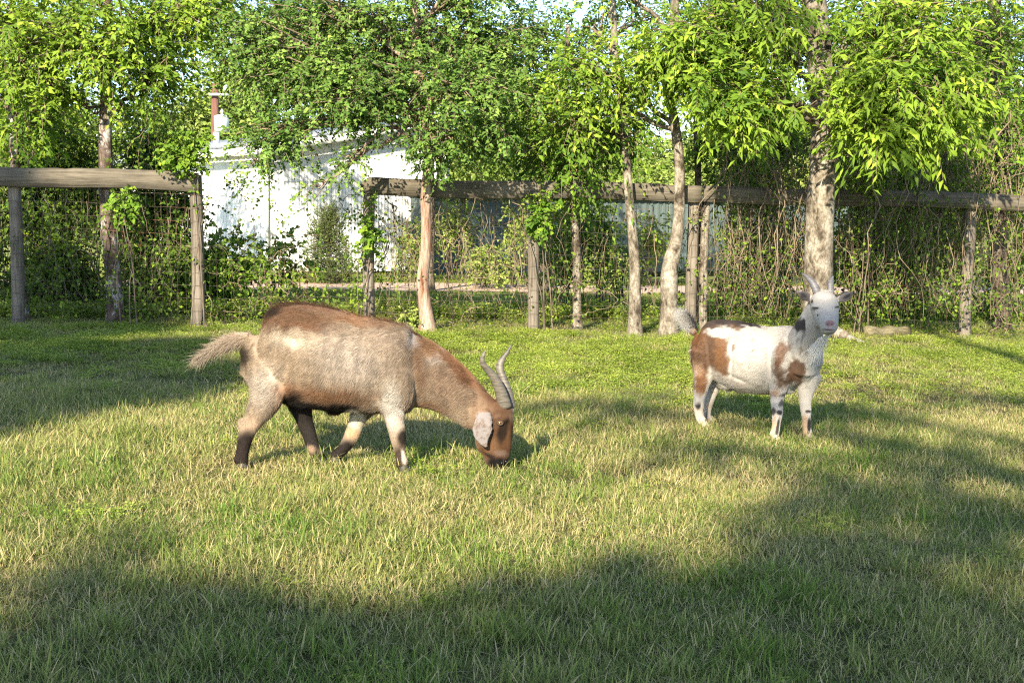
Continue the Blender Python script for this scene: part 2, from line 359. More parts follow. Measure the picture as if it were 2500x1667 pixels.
near = np.clip((5.2 - y) / 1.6, 0, 1); rightg = np.clip((x + 0.2) / 1.5, 0, 1) * (y < 7.5)
far = np.clip((y - 8.4) / 2.2, 0, 1)
gr = 0.20 + 0.75 * nz + 0.30 * near + 0.16 * rightg + 0.22 * far
u = rng.random(n)
idx = np.where(gr + (u - .5) * 0.5 > 0.45, rng.integers(0, 4, n), np.where(gr + (u - .5) * 0.5 > 0.05, rng.integers(4, 8, n), rng.integers(8, 11, n)))
idx = np.where((rng.random(n) < 0.05 + 0.09 * near + 0.05 * (nz > 0.3)) , rng.integers(11, 14, n), idx)
idx = np.where(rng.random(n) < 0.004 + 0.62 * far * (0.35 + 0.5 * (nz > 0)), rng.integers(14, 17, n), idx)
idx = np.where((np.abs(y - fence_y + 0.2) < 0.55) & (rng.random(n) < 0.40), rng.integers(17, 20, n), idx)
# keep off the road
rf = (y - (r0a[1] + (r1a[1] - r0a[1]) * (x - r0a[0]) / (r1a[0] - r0a[0]))); ok = ~((rf > -0.1) & (rf < (r0b - r0a)[1] + 0.3))
pts = np.stack([x, y, gz(x, y) - 0.004], 1)
rot = np.stack([rng.normal(size=n) * 0.1, rng.normal(size=n) * 0.1, rng.uniform(0, 2 * PI, n)], 1)
scl = bs_ * rng.uniform(0.75, 1.25, n) * np.where(y > 9, 0.85, 1.0) * (1 + 0.15 * nz)
gn_scatter('lawn_grass', pts[ok], rot[ok], scl[ok], idx[ok].astype(np.int32), kind='stuff', label='short patchy pasture grass and clover under the goats', cat='grass')
print('lawn', time.time() - T0, ok.sum())

# ------------------------------------------------------------------ barn
def barn():
    c0 = G(655, 668); c0z = c0[2]
    s = np.array([-0.57, 0.82, 0]); s /= np.linalg.norm(s); g = np.array([0.82, 0.57, 0])
    g /= np.linalg.norm(g); up = np.array([0, 0, 1.0])
    H, LG, LS = 2.36, 3.95, 8.5; SL = 0.17
    root = empty('white_barn', c0, 'white ribbed metal barn with grey sloping roof behind the fence', 'barn')
    def panel(o, d, nrm, w, h0, h1):
        mb = MB(); m = int(w / 0.0112); xs = np.linspace(0, w, m + 1); ph = (xs / 0.0675) % 1
        dep = 0.010 * (0.5 + 0.5 * np.cos(ph * 2 * PI))
        dep[0] = dep[-1] = -0.004
        P0 = o + d * xs[:, None] + nrm * dep[:, None]; hh = h0 + (h1 - h0) * xs / w
        V = np.stack([P0, P0 + up * hh[:, None]], 1); i = (np.arange(m) * 2)[:, None]
        mb.add(V, i + [[0, 2, 3, 1]]); return mb
    pw = 0.66
    nG = -np.cross(g, up) * -1; nG = np.array([g[1], -g[0], 0]); nS = np.array([-s[1], s[0], 0]); nS = nS if nS @ (CAM - c0) > 0 else -nS
    t = 0
    while t < LG - 0.01:
        w_ = min(pw, LG - t); panel(c0 + g * t, g, nG, w_ - 0.006, H + SL * t, H + SL * (t + w_)).build('wall_panel', M['barn_white'], root, True); t += pw
    t = 0
    while t < LS - 0.01:
        w_ = min(pw, LS - t); panel(c0 + s * t, s, nS, w_ - 0.006, H, H).build('wall_panel', M['barn_white'], root, True); t += pw
    # far walls, plain
    mb = MB(); a = c0 + g * LG; b_ = a + s * LS; c_ = c0 + s * LS
    mb.add([a, b_, b_ + up * (H + SL * LG), a + up * (H + SL * LG), c_, c_ + up * H], [[0, 1, 2, 3]]); mb.F[4].append(np.array([[1, 4, 5, 2]]))
    mb.build('back_wall', M['barn_white'], root)
    # roof slab with ribs along the slope
    ov = 0.32; gs = g + up * SL; o = c0 + up * (H + 0.03) - g * ov - up * SL * ov - s * ov
    LGo, LSo = LG + 2 * ov, LS + 2 * ov; m = int(LSo / 0.03); xs = np.linspace(0, LSo, m + 1); dep = 0.018 * np.abs(np.sin(xs / 0.23 * PI)) ** 6
    P0 = o + s * xs[:, None] + up * (0.05 + dep)[:, None]; mb = MB()
    V = np.stack([P0, P0 + gs * LGo, P0 + gs * LGo - up * 0.05, P0 - up * 0.05], 1); i = (np.arange(m) * 4)[:, None]
    mb.add(V, np.concatenate([i + [[0, 4, 5, 1]], i + [[3, 2, 6, 7]], i + [[0, 3, 7, 4]], i + [[1, 5, 6, 2]]])); mb.F[4].append(np.array([[0, 1, 2, 3], [m * 4, m * 4 + 3, m * 4 + 2, m * 4 + 1]]))
    mb.build('roof', M['barn_roof'], root)
    gn = norm(gs); gu = np.cross(gn, -s); 
    mb = MB(); box(mb, o + s * (LSo / 2) - g * 0.012 - up * 0.085, LSo, 0.02, 0.15, s, g); mb.build('fascia', M['barn_white'], root)
    mb = MB(); box(mb, o - s * 0.014 + gs * (LGo / 2) - up * 0.08, LGo * np.linalg.norm(gs), 0.02, 0.14, gn, s, np.cross(gn, s)); mb.build('rake_trim', M['barn_white'], root)
    for c in (c0,):
        mb = MB(); box(mb, c + nG * 0.012 + nS * 0.012 + up * (H / 2), 0.05, 0.05, H - 0.01, g, s); mb.build('corner_trim', M['barn_white'], root)
    mb = MB(); box(mb, c0 + g * (LG - 0.1) + nG * 0.03 + up * (H + SL * LG) / 2, 0.1, 0.03, H + SL * LG - 0.12, g, nG); mb.build('corner_trim', M['barn_white'], root)
    # louvred vent high in the end wall
    vc = c0 + g * 3.0 + nG * 0.03 + up * 2.45
    for q in range(8):
        mb = MB(); box(mb, vc + up * q * 0.06, 0.5, 0.02, 0.035, g, nG); mb.build('louvre', M['barn_white'], root)
    # vent cap on roof
    mb = MB(); vp = o + s * 5.2 + gs * 1.3; tubes(mb, [vp, vp + up * 0.16, vp + up * 0.3], [0.07, 0.07, 0.07], 10); mb.build('vent_pipe', M['galv'], root)
barn()
# teal shed far behind
def teal():
    a = G(1030, 672); b = G(2080, 676); b[2] = a[2]; d = b - a; L = np.linalg.norm(d); d /= L; n = np.array([d[1], -d[0], 0]); up = np.array([0, 0, 1.0])
    root = empty('teal_shed', a, 'long low teal metal shed beyond the dirt road', 'shed'); H = 1.5
    t = 0
    while t < L:
        w_ = min(0.95, L - t); mb = MB(); m = 12; xs = np.linspace(0, w_ - 0.02, m * 2 + 1); dep = 0.03 * (np.arange(m * 2 + 1) % 4 == 1)
        P0 = a + d * (t + xs[:, None]) + n * dep[:, None]; V = np.stack([P0, P0 + up * H], 1); i = (np.arange(m * 2) * 2)[:, None]
        mb.add(V, i + [[0, 2, 3, 1]]); mb.build('wall_panel', M['teal'], root); t += 0.95
    mb = MB(); c = a + d * L / 2 - n * 2.5 + up * (H + 0.35); box(mb, c - up * 0.27, L + 0.2, 5.3, 0.06, d, n, up); mb.build('roof', M['teal'], root)
    mb = MB(); box(mb, a - n * 2.5 + up * H / 2, 0.05, 5.0, H, d, n); mb.build('end_wall', M['teal'], root)
teal()
# utility pole
def upole():
    b = P(522, 500, 40); b[2] = float(gz(b[0], b[1])); root = empty('utility_pole', b, 'brown utility pole with grey transformer rising behind the barn roof', 'utility pole')
    top = P(525, 205, 40); s = 40 / FPX
    mb = MB(); tubes(mb, [b, (b + top) / 2, top], [0.14, 0.12, 0.105], 12); mb.build('pole', M['pole'], root, True)
    arm = P(535, 231, 39.8); mb = MB(); box(mb, arm, 0.62, 0.07, 0.07); mb.build('crossarm', M['galv'], root)
    mb = MB(); q = P(549, 222, 39.8); tubes(mb, [q + [0, 0, -0.02], q + [0.02, 0, 0.1], q + [0.05, 0, 0.25]], [0.05, 0.06, 0.045], 8); mb.build('fuse_cutout', M['galv'], root, True)
    c = P(541, 302, 39.75); mb = MB(); z = [-0.26, -0.25, 0.2, 0.24, 0.27]; tubes(mb, [c + [0, 0, v] for v in z], [0.18, 0.225, 0.225, 0.2, 0.08], 18); tr = mb.build('transformer', M['galv'], root, True)
    mb = MB(); tubes(mb, [c + [0.02, 0, v] for v in (0.26, 0.32, 0.38, 0.44)], [0.05, 0.035, 0.05, 0.02], 8); mb.build('bushing', M['galv'], tr)
upole()

# ------------------------------------------------------------------ fence
RAILH = 1.74
def fence():
    posts = [(43, 787, 0.067, 0), (483, 800, 0.066, 0), (901, 797, 0.065, 1), (1303, 810, 0.064, 1), (1688, 812, 0.066, 1), (1718, 806, 0.048, 2), (2360, 822, 0.069, 1)]
    bases = [G(px, py + 2) for px, py, r, q in posts]
    # straight fence line fitted through the posts
    A = np.array([[b[0], 1] for b in bases]); sl_, ic = np.linalg.lstsq(A, np.array([b[1] for b in bases]), rcond=None)[0]
    def fy(x): return sl_ * x + ic
    def on(px):
        x = 0.0
        for _ in range(30): x = ray(px, 700)[0] * fy(x)
        return np.array([x, fy(x), float(gz(x, fy(x)))])
    print('fence line', sl_, ic, [round(float(b[1]), 2) for b in bases])
    root = empty('pasture_fence', on(483), 'weathered wooden post and rail fence with rusty wire mesh', 'fence')
    d = norm(np.array([1, sl_, 0])); nf = np.array([d[1], -d[0], 0]); up = np.array([0, 0, 1.0])
    tops = {43: 425, 483: 428, 901: 445, 1303: 470, 1688: 478, 1718: 490, 2360: 497}
    for px, py, r, q in posts:
        b = on(px); ty = tops[px]; z1 = P(px, ty, b[1])[2]; zz = np.linspace(b[2] - 0.1, z1, 14); mb = MB()
        cpts = np.stack([b[0] + 0.006 * np.sin(zz * 3 + px), np.full(14, b[1]), zz], 1)
        tubes(mb, cpts, np.full(14, r) * (1 - 0.03 * np.linspace(0, 1, 14)), 12, rough=0.06, seed=px)
        mb.build('post', M['post'] if q < 2 else M['bark_pale'], root, True, label='thin pale bark-covered post' if q == 2 else None)
    def rail(pa, ya, pb, yb, th, seed, ragged=False):
        a = on(pa); b = on(pb); a[2] = P(pa, ya, a[1])[2]; b[2] = P(pb, yb, b[1])[2]; n = 40
        t = np.linspace(0, 1, n)[:, None]; c = a + (b - a) * t + nf * 0.10; dd = norm(b - a); v = np.cross(nf, dd); v = v if v[2] > 0 else -v
        c += v * (0.012 * np.sin(t * 9 + seed)); hh = th / 2 * np.ones(n)
        if ragged: hh[0] *= 0.55; hh[1] *= 0.93; c[0] -= v * 0.02
        e = 0.006 * vnoise(np.stack([t[:, 0] * 30, t[:, 0] * 0 + seed, t[:, 0] * 0], 1), 3)
        ring = [c + v * (hh + e)[:, None] - nf * 0.02, c + v * (hh + e - 0.006)[:, None] + nf * 0.02, c - v * (hh - 0.006)[:, None] + nf * 0.02, c - v * hh[:, None] - nf * 0.02]
        V = np.stack(ring, 1); i = (np.arange(n - 1) * 4)[:, None]; mb = MB(); F = []
        for q in range(4): F.append(i + [[q, (q + 1) % 4, 4 + (q + 1) % 4, 4 + q]])
        mb.add(V, np.concatenate(F)); mb.F[4].append(np.array([[0, 3, 2, 1], [(n - 1) * 4 + x for x in range(4)]]))
        return mb.build('rail', M['rail'], root)
    rail(-260, 420, 491, 446, 0.20, 1); rail(880, 456, 1702, 472, 0.19, 2, True); rail(1706, 473, 2700, 503, 0.185, 3)
    rail(1240, 520, 1242, 520, 0.0001, 4) if False else None
    # wire mesh bays
    stops = [-260, 43, 483, 901, 1303, 1703, 2360, 2700]
    for a_, b_ in zip(stops[:-1], stops[1:]):
        a = on(a_); b = on(b_); L = np.linalg.norm((b - a)[:2]); mb = MB(); hs = np.linspace(0.05, 1.52, 12)
        m = int(L / 0.4) + 2; t = np.linspace(0, 1, m)
        def warp(p, s):  # sag and kinks
            q = p.copy(); nn = vnoise(np.stack([p[..., 0] * 2.0, p[..., 2] * 2 + s, p[..., 0] * 0], -1), 9)
            q[..., 2] += 0.012 * nn; q[..., 1] += 0.02 * vnoise(np.stack([p[..., 0] * 1.3, p[..., 2], p[..., 0] * 0 + 4], -1), 8); return q
        Hn = []
        for h in hs:
            p = a + (b - a) * t[:, None]; p = p + nf * 0.075; p[:, 2] = gz(p[:, 0], p[:, 1]) + h; Hn.append(p)
        tubes(mb, warp(np.array(Hn), 0), np.full((len(hs), m), 0.0016), 3)
        nv = int(L / 0.077); tv = (np.arange(nv) + 0.5) / nv; hv = np.linspace(0.03, 1.53, 9)
        p = (a + (b - a) * tv[:, None])[:, None] + nf * 0.0755 + up * hv[None, :, None]; p[..., 2] = gz(p[..., 0], p[..., 1]) + hv[None]
        p[..., 0] += 0.012 * np.cumsum(rng.normal(size=p.shape[:2]), 1) * 0.35
        tubes(mb, warp(p, 0), np.full(p.shape[:2], 0.0014), 3)
        mb.build('wire_mesh', M['wire'], root, kind='stuff')
    return on, fy, sl_, nf
ON, FY, FSL, NF = fence()
FENCE_Y = lambda px: float(ON(px)[1])

# ------------------------------------------------------------------ foliage generator
def spray(mb_l, mb_t, centers, n_tw, sig, tw_len, nl, L, W, droop=0.5, hang=0.0, simple=False, bias=None, twr=0.003, out=None, tintb=0.0):
    """twigs around clump centres with leaves along them"""
    C = np.repeat(centers, n_tw, 0); n = len(C)
    off = rng.normal(size=(n, 3)) * sig; s = C + off * 0.5
    d = norm(off * 1.0 / max(sig, 1e-3) * 0.6 + runit(n) * 0.8 + np.array([0, 0, -0.15]))
    if bias is not None: d = norm(d + np.asarray(bias))
    l = tw_len * rng.uniform(0.6, 1.3, n)
    t = np.linspace(0, 1, 4)[None, :, None]
    Pt = s[:, None] + d[:, None] * l[:, None, None] * t; Pt[..., 2] -= droop * l[:, None] * (t[..., 0] ** 2) * 0.8
    if mb_t is not None: tubes(mb_t, Pt, np.linspace(twr, twr * 0.4, 4)[None].repeat(n, 0), 3, tint=0.5)
    ctint = np.clip(rng.normal(size=n) * 0.24 + 0.40 + tintb, 0, 1)
    tl = np.linspace(0.12, 1, nl)[None, :] + rng.uniform(-0.04, 0.04, (n, nl))
    base = s[:, None] + d[:, None] * (l[:, None] * tl)[..., None]; base[..., 2] -= droop * l[:, None] * tl ** 2 * 0.8
    sg = np.where(np.arange(nl) % 2 == 0, 1.0, -1.0)[None, :, None]
    sd = norm(np.cross(d, np.array([0, 0, 1.0])) + 1e-4)[:, None]
    ld = d[:, None] * 0.7 + sd * sg * 0.8 + rng.normal(size=(n, nl, 3)) * 0.35; ld[..., 2] -= hang
    nn = np.array([-0.15, -0.6, 0.75]) + rng.normal(size=(n, nl, 3)) * 0.55
    N = n * nl
    leaves(mb_l, base.reshape(-1, 3), ld.reshape(-1, 3), nn.reshape(-1, 3), L * rng.uniform(0.45, 1.35, N), W * rng.uniform(0.6, 1.3, N),
           np.clip(np.repeat(ctint, nl) + rng.normal(size=N) * 0.18, 0, 1), simple=simple, droop=0.18 if hang else 0.1)
    return Pt
def ellip(c, r, n, power=0.5):
    u_ = runit(n) * (rng.random((n, 1)) ** power); return c + u_ * r
def tree(name, label, cat, trunk, clouds, leaf='leaf_mid', bark='bark_grey', L=0.07, W=0.028, nl=9, tw=0.28, hang=0.0, droop=0.5, simple=False, group=None, rough=0.12, sides=16, base_on=None, sig=0.16, dens=1.55, amin=2.3, roots=None, burl=None, world=False, branchr=0.022):
    """trunk: (px,py,Y,r); clouds: (px,py,Y, rx_px, ry_px, ry_m, n_clumps, twigs_per_clump)"""
    TP = np.array([q[:3] if world else P(q[0], q[1], q[2]) for q in trunk]); TR = np.array([q[3] for q in trunk])
    TP[0, 2] = float(gz(TP[0, 0], TP[0, 1])) - 0.12
    root = empty(name, TP[0] + [0, 0, 0.12], label, cat, group)
    # smooth resample
    seg = np.linalg.norm(np.diff(TP, axis=0), axis=1); tt_ = np.concatenate([[0], np.cumsum(seg)]); m = max(12, int(tt_[-1] / 0.12)); q = np.linspace(0, tt_[-1], m)
    Pn = np.stack([np.interp(q, tt_, TP[:, i]) for i in range(3)], 1); Rn = np.interp(q, tt_, TR)
    for _ in range(2): Pn[1:-1] = (Pn[:-2] + 2 * Pn[1:-1] + Pn[2:]) / 4; Rn[1:-1] = (Rn[:-2] + 2 * Rn[1:-1] + Rn[2:]) / 4
    Pn[:, 0] += 0.012 * vnoise(np.stack([q * 2, q * 0, q * 0 + TP[0, 0]], 1), 3)
    hgt = Pn[:, 2] - Pn[0, 2] - 0.12; Rn = Rn * (1 + 0.35 * np.exp(-np.maximum(hgt, 0) / 0.12))
    mb = MB(); tubes(mb, Pn, Rn, sides, rough=rough, seed=int(abs(TP[0, 0] * 100)))
    tk = mb.build('trunk', M[bark], root, True)
    if roots:
        for (rx, ry, rz, rr) in roots:
            mb = MB(); a = TP[0] + [0, 0, 0.3]; e = np.array([rx, ry, rz]); pts_ = [a * (1 - s_) + e * s_ + np.array([0, 0, -0.12 * s_ * (1 - s_)]) for s_ in np.linspace(0, 1, 8)]
            tubes(mb, pts_, np.linspace(rr * 1.6, rr * 0.5, 8), 10, rough=0.15); mb.build('surface_root', M[bark], root, True)
    if burl: 
        mb = MB(); c = P(burl[0], burl[1], burl[2]); z = np.linspace(-1, 1, 9); tubes(mb, [c + [0.02 * v, 0, v * burl[4]] for v in z], burl[3] * np.sqrt(np.clip(1.02 - z ** 2, 0.01, 1)), 12, rough=0.2); mb.build('burl', M[bark], root, True)
    ml, mt = MB(), MB()
    for cl in clouds:
        px, py, Y, rx, ry, rd, nc, ntw = cl[:8]; nc = int(nc * dens)
        if world: c = np.array([px, py, Y]); r = np.array([rx, ry, rd])
        else: c = P(px, py, Y); s_ = Y / FPX; r = np.array([rx * s_, rd, ry * s_])
        cs = c + (ellip(c, r, nc) - c) * rng.uniform(0.7, 1.35, (nc, 1))
        # limb from trunk to cloud
        zt = c[2] - 0.6 * np.linalg.norm((c - Pn[-1])[:2]) - 0.2
        k0 = int(np.argmin(np.abs(Pn[:, 2] - np.clip(zt, Pn[0, 2] + amin, Pn[-1, 2])))); a = Pn[k0]; ra = min(Rn[k0] * 0.55, branchr * (1 + np.linalg.norm(c - a) * 0.35))
        t = np.linspace(0, 1, 12)[:, None]; mid = (a + c) / 2 + np.array([0, 0, 0.18 * np.linalg.norm(c - a)]) + rng.normal(size=3) * 0.08 * np.linalg.norm(c - a)
        bp = (1 - t) ** 2 * a + 2 * t * (1 - t) * mid + t ** 2 * c; bp[1:-1] += rng.normal(size=(10, 3)) * 0.025
        mbb = MB(); tubes(mbb, bp, np.linspace(ra, ra * 0.3, 12), 8, rough=0.1)
        mbb.build('branch', M[bark], root, True)
        # sub-branches
        pick = rng.integers(4, 12, nc); s0 = bp[pick]; t4 = np.linspace(0, 1, 5)[None, :, None]
        sb = s0[:, None] * (1 - t4) + cs[:, None] * t4 + rng.normal(size=(nc, 5, 3)) * 0.03 * (np.sin(t4 * PI)); sb[..., 2] += 0.08 * np.sin(t4[..., 0] * PI) * np.linalg.norm(cs - s0, axis=1)[:, None]
        tubes(mt, sb, np.linspace(0.009, 0.0035, 5)[None].repeat(nc, 0) * (1 + 0.3 * branchr / 0.022), 4, closed=False)
        spray(ml, mt, cs, ntw, sig, tw, nl, L, W, droop, hang, simple)
    cr = ml.build('crown', M[leaf], root, kind='stuff'); mt.build('twigs', M['twig_dark'] if bark == 'bark_dark' else M['twig'], root, kind='stuff')
    return root

FT = 0.28  # trees stand just in front of the fence line
def fy_(px, off=-0.28): return FENCE_Y(px) + off
# pale big tree, right
Y7 = fy_(2000, -0.45)
tree('hackberry_tree', 'thickest pale-barked tree with long drooping leaves behind the white goat', 'tree',
     [(1998, 826, Y7, 0.150), (1996, 700, Y7, 0.158), (2000, 560, Y7, 0.155), (2008, 430, Y7, 0.150), (2016, 300, Y7, 0.145), (2005, 160, Y7, 0.14), (1990, 20, Y7, 0.12), (1985, -160, Y7, 0.09), (1990, -330, Y7 + .1, 0.05)],
     [(1790, 225, Y7 - 0.9, 130, 70, 0.4, 28, 5), (1700, 90, Y7 - 0.7, 150, 75, 0.5, 30, 4), (1860, 40, Y7 - 0.8, 130, 80, 0.5, 26, 4), (2170, 205, Y7 - 1.1, 170, 80, 0.5, 40, 5),
      (2250, 150, Y7 - 1.0, 160, 100, 0.5, 36, 5), (2210, 300, Y7 - 1.2, 130, 45, 0.3, 26, 5), (2110, 270, Y7 - 1.0, 60, 50, 0.3, 12, 5), (2350, 240, Y7 - 0.8, 90, 70, 0.4, 18, 4),
      (2200, 30, Y7 - 0.6, 220, 70, 0.7, 36, 4), (1850, 260, Y7 - 0.9, 90, 30, 0.3, 16, 5), (1900, -80, Y7, 300, 80, 0.8, 30, 4), (2300, -90, Y7, 250, 80, 0.8, 30, 4)],
     leaf='leaf_bright', bark='bark_pale', L=0.115, W=0.034, nl=10, tw=0.30, hang=0.5, droop=0.3, rough=0.10, sides=24, sig=0.15, branchr=0.03,
     roots=[tuple(G(2108, 838)) + (0.06,), tuple(G(1960, 836)) + (0.05,)])
# leaning pale tree in the middle right
Y6 = fy_(1640)
tree('hackberry_tree', 'leaning pale-barked tree whose trunk widens below the rail, left of the white goat', 'tree',
     [(1633, 806, Y6, 0.090), (1632, 720, Y6, 0.092), (1631, 655, Y6, 0.098), (1638, 622, Y6, 0.090), (1652, 590, Y6, 0.064), (1656, 520, Y6, 0.060), (1658, 400, Y6, 0.056), (1644, 290, Y6, 0.054), (1628, 210, Y6, 0.052), (1640, 90, Y6, 0.052), (1650, -30, Y6, 0.045), (1660, -260, Y6, 0.03)],
     [(1600, 150, Y6 - 0.4, 110, 55, 0.4, 22, 5), (1440, 170, Y6 - 0.5, 110, 70, 0.4, 26, 5), (1700, 130, Y6 - 0.4, 90, 60, 0.4, 18, 5), (1380, 290, Y6 - 0.4, 90, 55, 0.4, 20, 5), (1760, 20, Y6, 120, 60, 0.5, 16, 4), (1480, -60, Y6, 200, 50, 0.6, 16, 4)],
     leaf='leaf_bright', bark='bark_pale', L=0.08, W=0.034, nl=9, tw=0.26, hang=0.4, droop=0.3, rough=0.12, sig=0.15)
Y5 = fy_(1545)
tree('elm_tree', 'slim pale trunk leaning left at its top, between two other pale trunks', 'tree',
     [(1552, 808, Y5, 0.070), (1552, 720, Y5, 0.066), (1545, 600, Y5, 0.054), (1535, 500, Y5, 0.050), (1528, 400, Y5, 0.045), (1520, 270, Y5, 0.042), (1500, 120, Y5, 0.036), (1490, -60, Y5, 0.03)],
     [(1500, 330, Y5 + 0.1, 90, 90, 0.4, 20, 5), (1400, 400, Y5 + 0.1, 90, 50, 0.3, 16, 5), (1450, 60, Y5 + 0.3, 60, 90, 0.5, 6, 4)],
     leaf='leaf_mid', bark='bark_pale', L=0.07, W=0.032, nl=9, tw=0.26, hang=0.5, rough=0.1)
Y4 = fy_(1405, 0.25)
tree('elm_tree', 'thin lichen-white trunk with dark upper stem just behind the rail', 'tree',
     [(1412, 806, Y4, 0.050), (1410, 700, Y4, 0.046), (1403, 560, Y4, 0.045), (1398, 500, Y4, 0.042), (1395, 400, Y4, 0.036), (1380, 260, Y4, 0.03), (1385, 60, Y4, 0.025)],
     [(1330, 380, Y4, 90, 60, 0.4, 16, 5), (1300, 250, Y4, 100, 80, 0.4, 22, 5), (1420, 450, Y4, 60, 40, 0.3, 8, 5)],
     leaf='leaf_mid', bark='bark_pale', L=0.065, W=0.032, nl=9, tw=0.24, hang=0.4)
Y3 = fy_(1045)
tree('cedar_elm_tree', 'small-leaved tree on a peeled reddish trunk in front of the rail', 'tree',
     [(1046, 812, Y3, 0.080), (1041, 745, Y3, 0.068), (1028, 690, Y3, 0.066), (1032, 655, Y3, 0.060), (1043, 600, Y3, 0.056), (1040, 500, Y3, 0.052), (1042, 430, Y3, 0.048), (1046, 340, Y3, 0.055), (1030, 230, Y3, 0.05), (1018, 110, Y3, 0.045), (1010, -20, Y3, 0.04), (1000, -220, Y3, 0.03)],
     [(760, 190, Y3 - 0.3, 190, 90, 0.5, 60, 7), (640, 110, Y3 - 0.2, 130, 80, 0.5, 36, 7), (690, 330, Y3 - 0.6, 110, 36, 0.3, 20, 6), (880, 255, Y3 - 0.5, 120, 45, 0.4, 30, 7), (950, 120, Y3 + 0.2, 150, 100, 0.6, 46, 7),
      (1130, 230, Y3 - 0.4, 130, 90, 0.4, 46, 7), (1180, 110, Y3 + 0.1, 140, 90, 0.5, 36, 7), (1060, 360, Y3 - 0.5, 70, 45, 0.3, 14, 7), (820, 30, Y3, 220, 70, 0.6, 44, 6), (1120, -30, Y3, 200, 60, 0.6, 30, 6), (1200, 330, Y3 + 0.1, 70, 50, 0.3, 16, 6),
      (850, 400, Y3 - 0.6, 40, 40, 0.15, 5, 5), (780, 460, Y3 - 0.6, 30, 50, 0.1, 3, 4), (620, 390, Y3 - 0.6, 40, 22, 0.1, 4, 5), (930, 190, Y3 - 0.3, 90, 60, 0.3, 20, 7)],
     leaf='leaf_small', bark='bark_peel', L=0.050, W=0.031, nl=12, tw=0.20, hang=0.1, droop=0.4, sig=0.13, rough=0.16)
Y2 = fy_(262, 0.22)
tree('hackberry_tree', 'grey lichen-spotted trunk crossing behind the left rail', 'tree',
     [(282, 797, Y2, 0.088), (278, 700, Y2, 0.082), (268, 600, Y2, 0.078), (262, 500, Y2, 0.074), (258, 400, Y2, 0.074), (256, 300, Y2, 0.062), (256, 180, Y2, 0.055), (262, 60, Y2, 0.05), (266, -60, Y2, 0.045), (270, -250, Y2, 0.03)],
     [(180, 90, Y2 - 0.4, 150, 80, 0.5, 36, 5), (330, 60, Y2 - 0.3, 130, 80, 0.5, 30, 5), (380, 180, Y2 - 0.2, 80, 70, 0.4, 20, 5), (260, 130, Y2 - 0.5, 80, 45, 0.3, 14, 5), (120, 220, Y2 - 0.2, 90, 60, 0.4, 18, 5), (440, 50, Y2, 80, 60, 0.5, 18, 5), (200, -50, Y2, 260, 50, 0.6, 26, 4), (500, -10, Y2, 120, 60, 0.5, 16, 5)],
     leaf='leaf_bright', bark='bark_grey', L=0.075, W=0.034, nl=9, tw=0.26, hang=0.35, droop=0.3, sides=20)
Y1 = fy_(25, 0.35)
tree('hackberry_tree', 'thin forked trunk at the far left edge behind the rail', 'tree',
     [(60, 790, Y1, 0.055), (45, 600, Y1, 0.05), (40, 430, Y1, 0.046), (28, 280, Y1, 0.042), (25, 150, Y1, 0.036), (30, 0, Y1, 0.03)],
     [(60, 130, Y1 - 0.3, 90, 90, 0.4, 22, 5), (20, 40, Y1 - 0.2, 100, 70, 0.4, 20, 5), (-60, 200, Y1, 90, 90, 0.4, 18, 5), (90, 300, Y1, 80, 60, 0.3, 14, 5)],
     leaf='leaf_bright', bark='bark_grey', L=0.08, W=0.038, nl=9, tw=0.26, hang=0.35, droop=0.3)
Y8 = fy_(1700, 0.9)
tree('sapling_tree', 'thin dark stem rising behind the rail beside the two close posts', 'tree',
     [(1706, 790, Y8, 0.045), (1704, 600, Y8, 0.042), (1702, 420, Y8, 0.04), (1698, 300, Y8, 0.034), (1690, 150, Y8, 0.03)],
     [(1800, 390, Y8 - 0.2, 70, 50, 0.4, 12, 5), (1740, 370, Y8, 50, 60, 0.3, 6, 5), (1730, 230, Y8 + 0.2, 80, 60, 0.4, 10, 5)],
     leaf='leaf_mid', bark='bark_dark', L=0.06, W=0.04, nl=8, tw=0.25, hang=0.3)
Y9 = fy_(2440, 0.8)
tree('vine_covered_tree', 'tree smothered in brown vines at the far right edge behind the rail', 'tree',
     [(2450, 810, Y9, 0.10), (2440, 600, Y9, 0.09), (2450, 400, Y9, 0.085), (2440, 200, Y9, 0.08), (2430, 0, Y9, 0.07), (2400, -250, Y9, 0.05)],
     [(2400, 80, Y9 - 0.3, 130, 110, 0.5, 30, 5), (2460, 300, Y9 - 0.2, 90, 110, 0.4, 26, 5), (2300, 380, Y9 - 0.2, 120, 70, 0.4, 24, 5), (2100, 130, Y9, 150, 120, 0.4, 20, 5), (2080, 380, Y9 - 0.1, 120, 70, 0.3, 20, 5)],
     leaf='leaf_mid', bark='bark_dark', L=0.06, W=0.036, nl=9, tw=0.25, hang=0.4)
print('near trees', time.time() - T0)

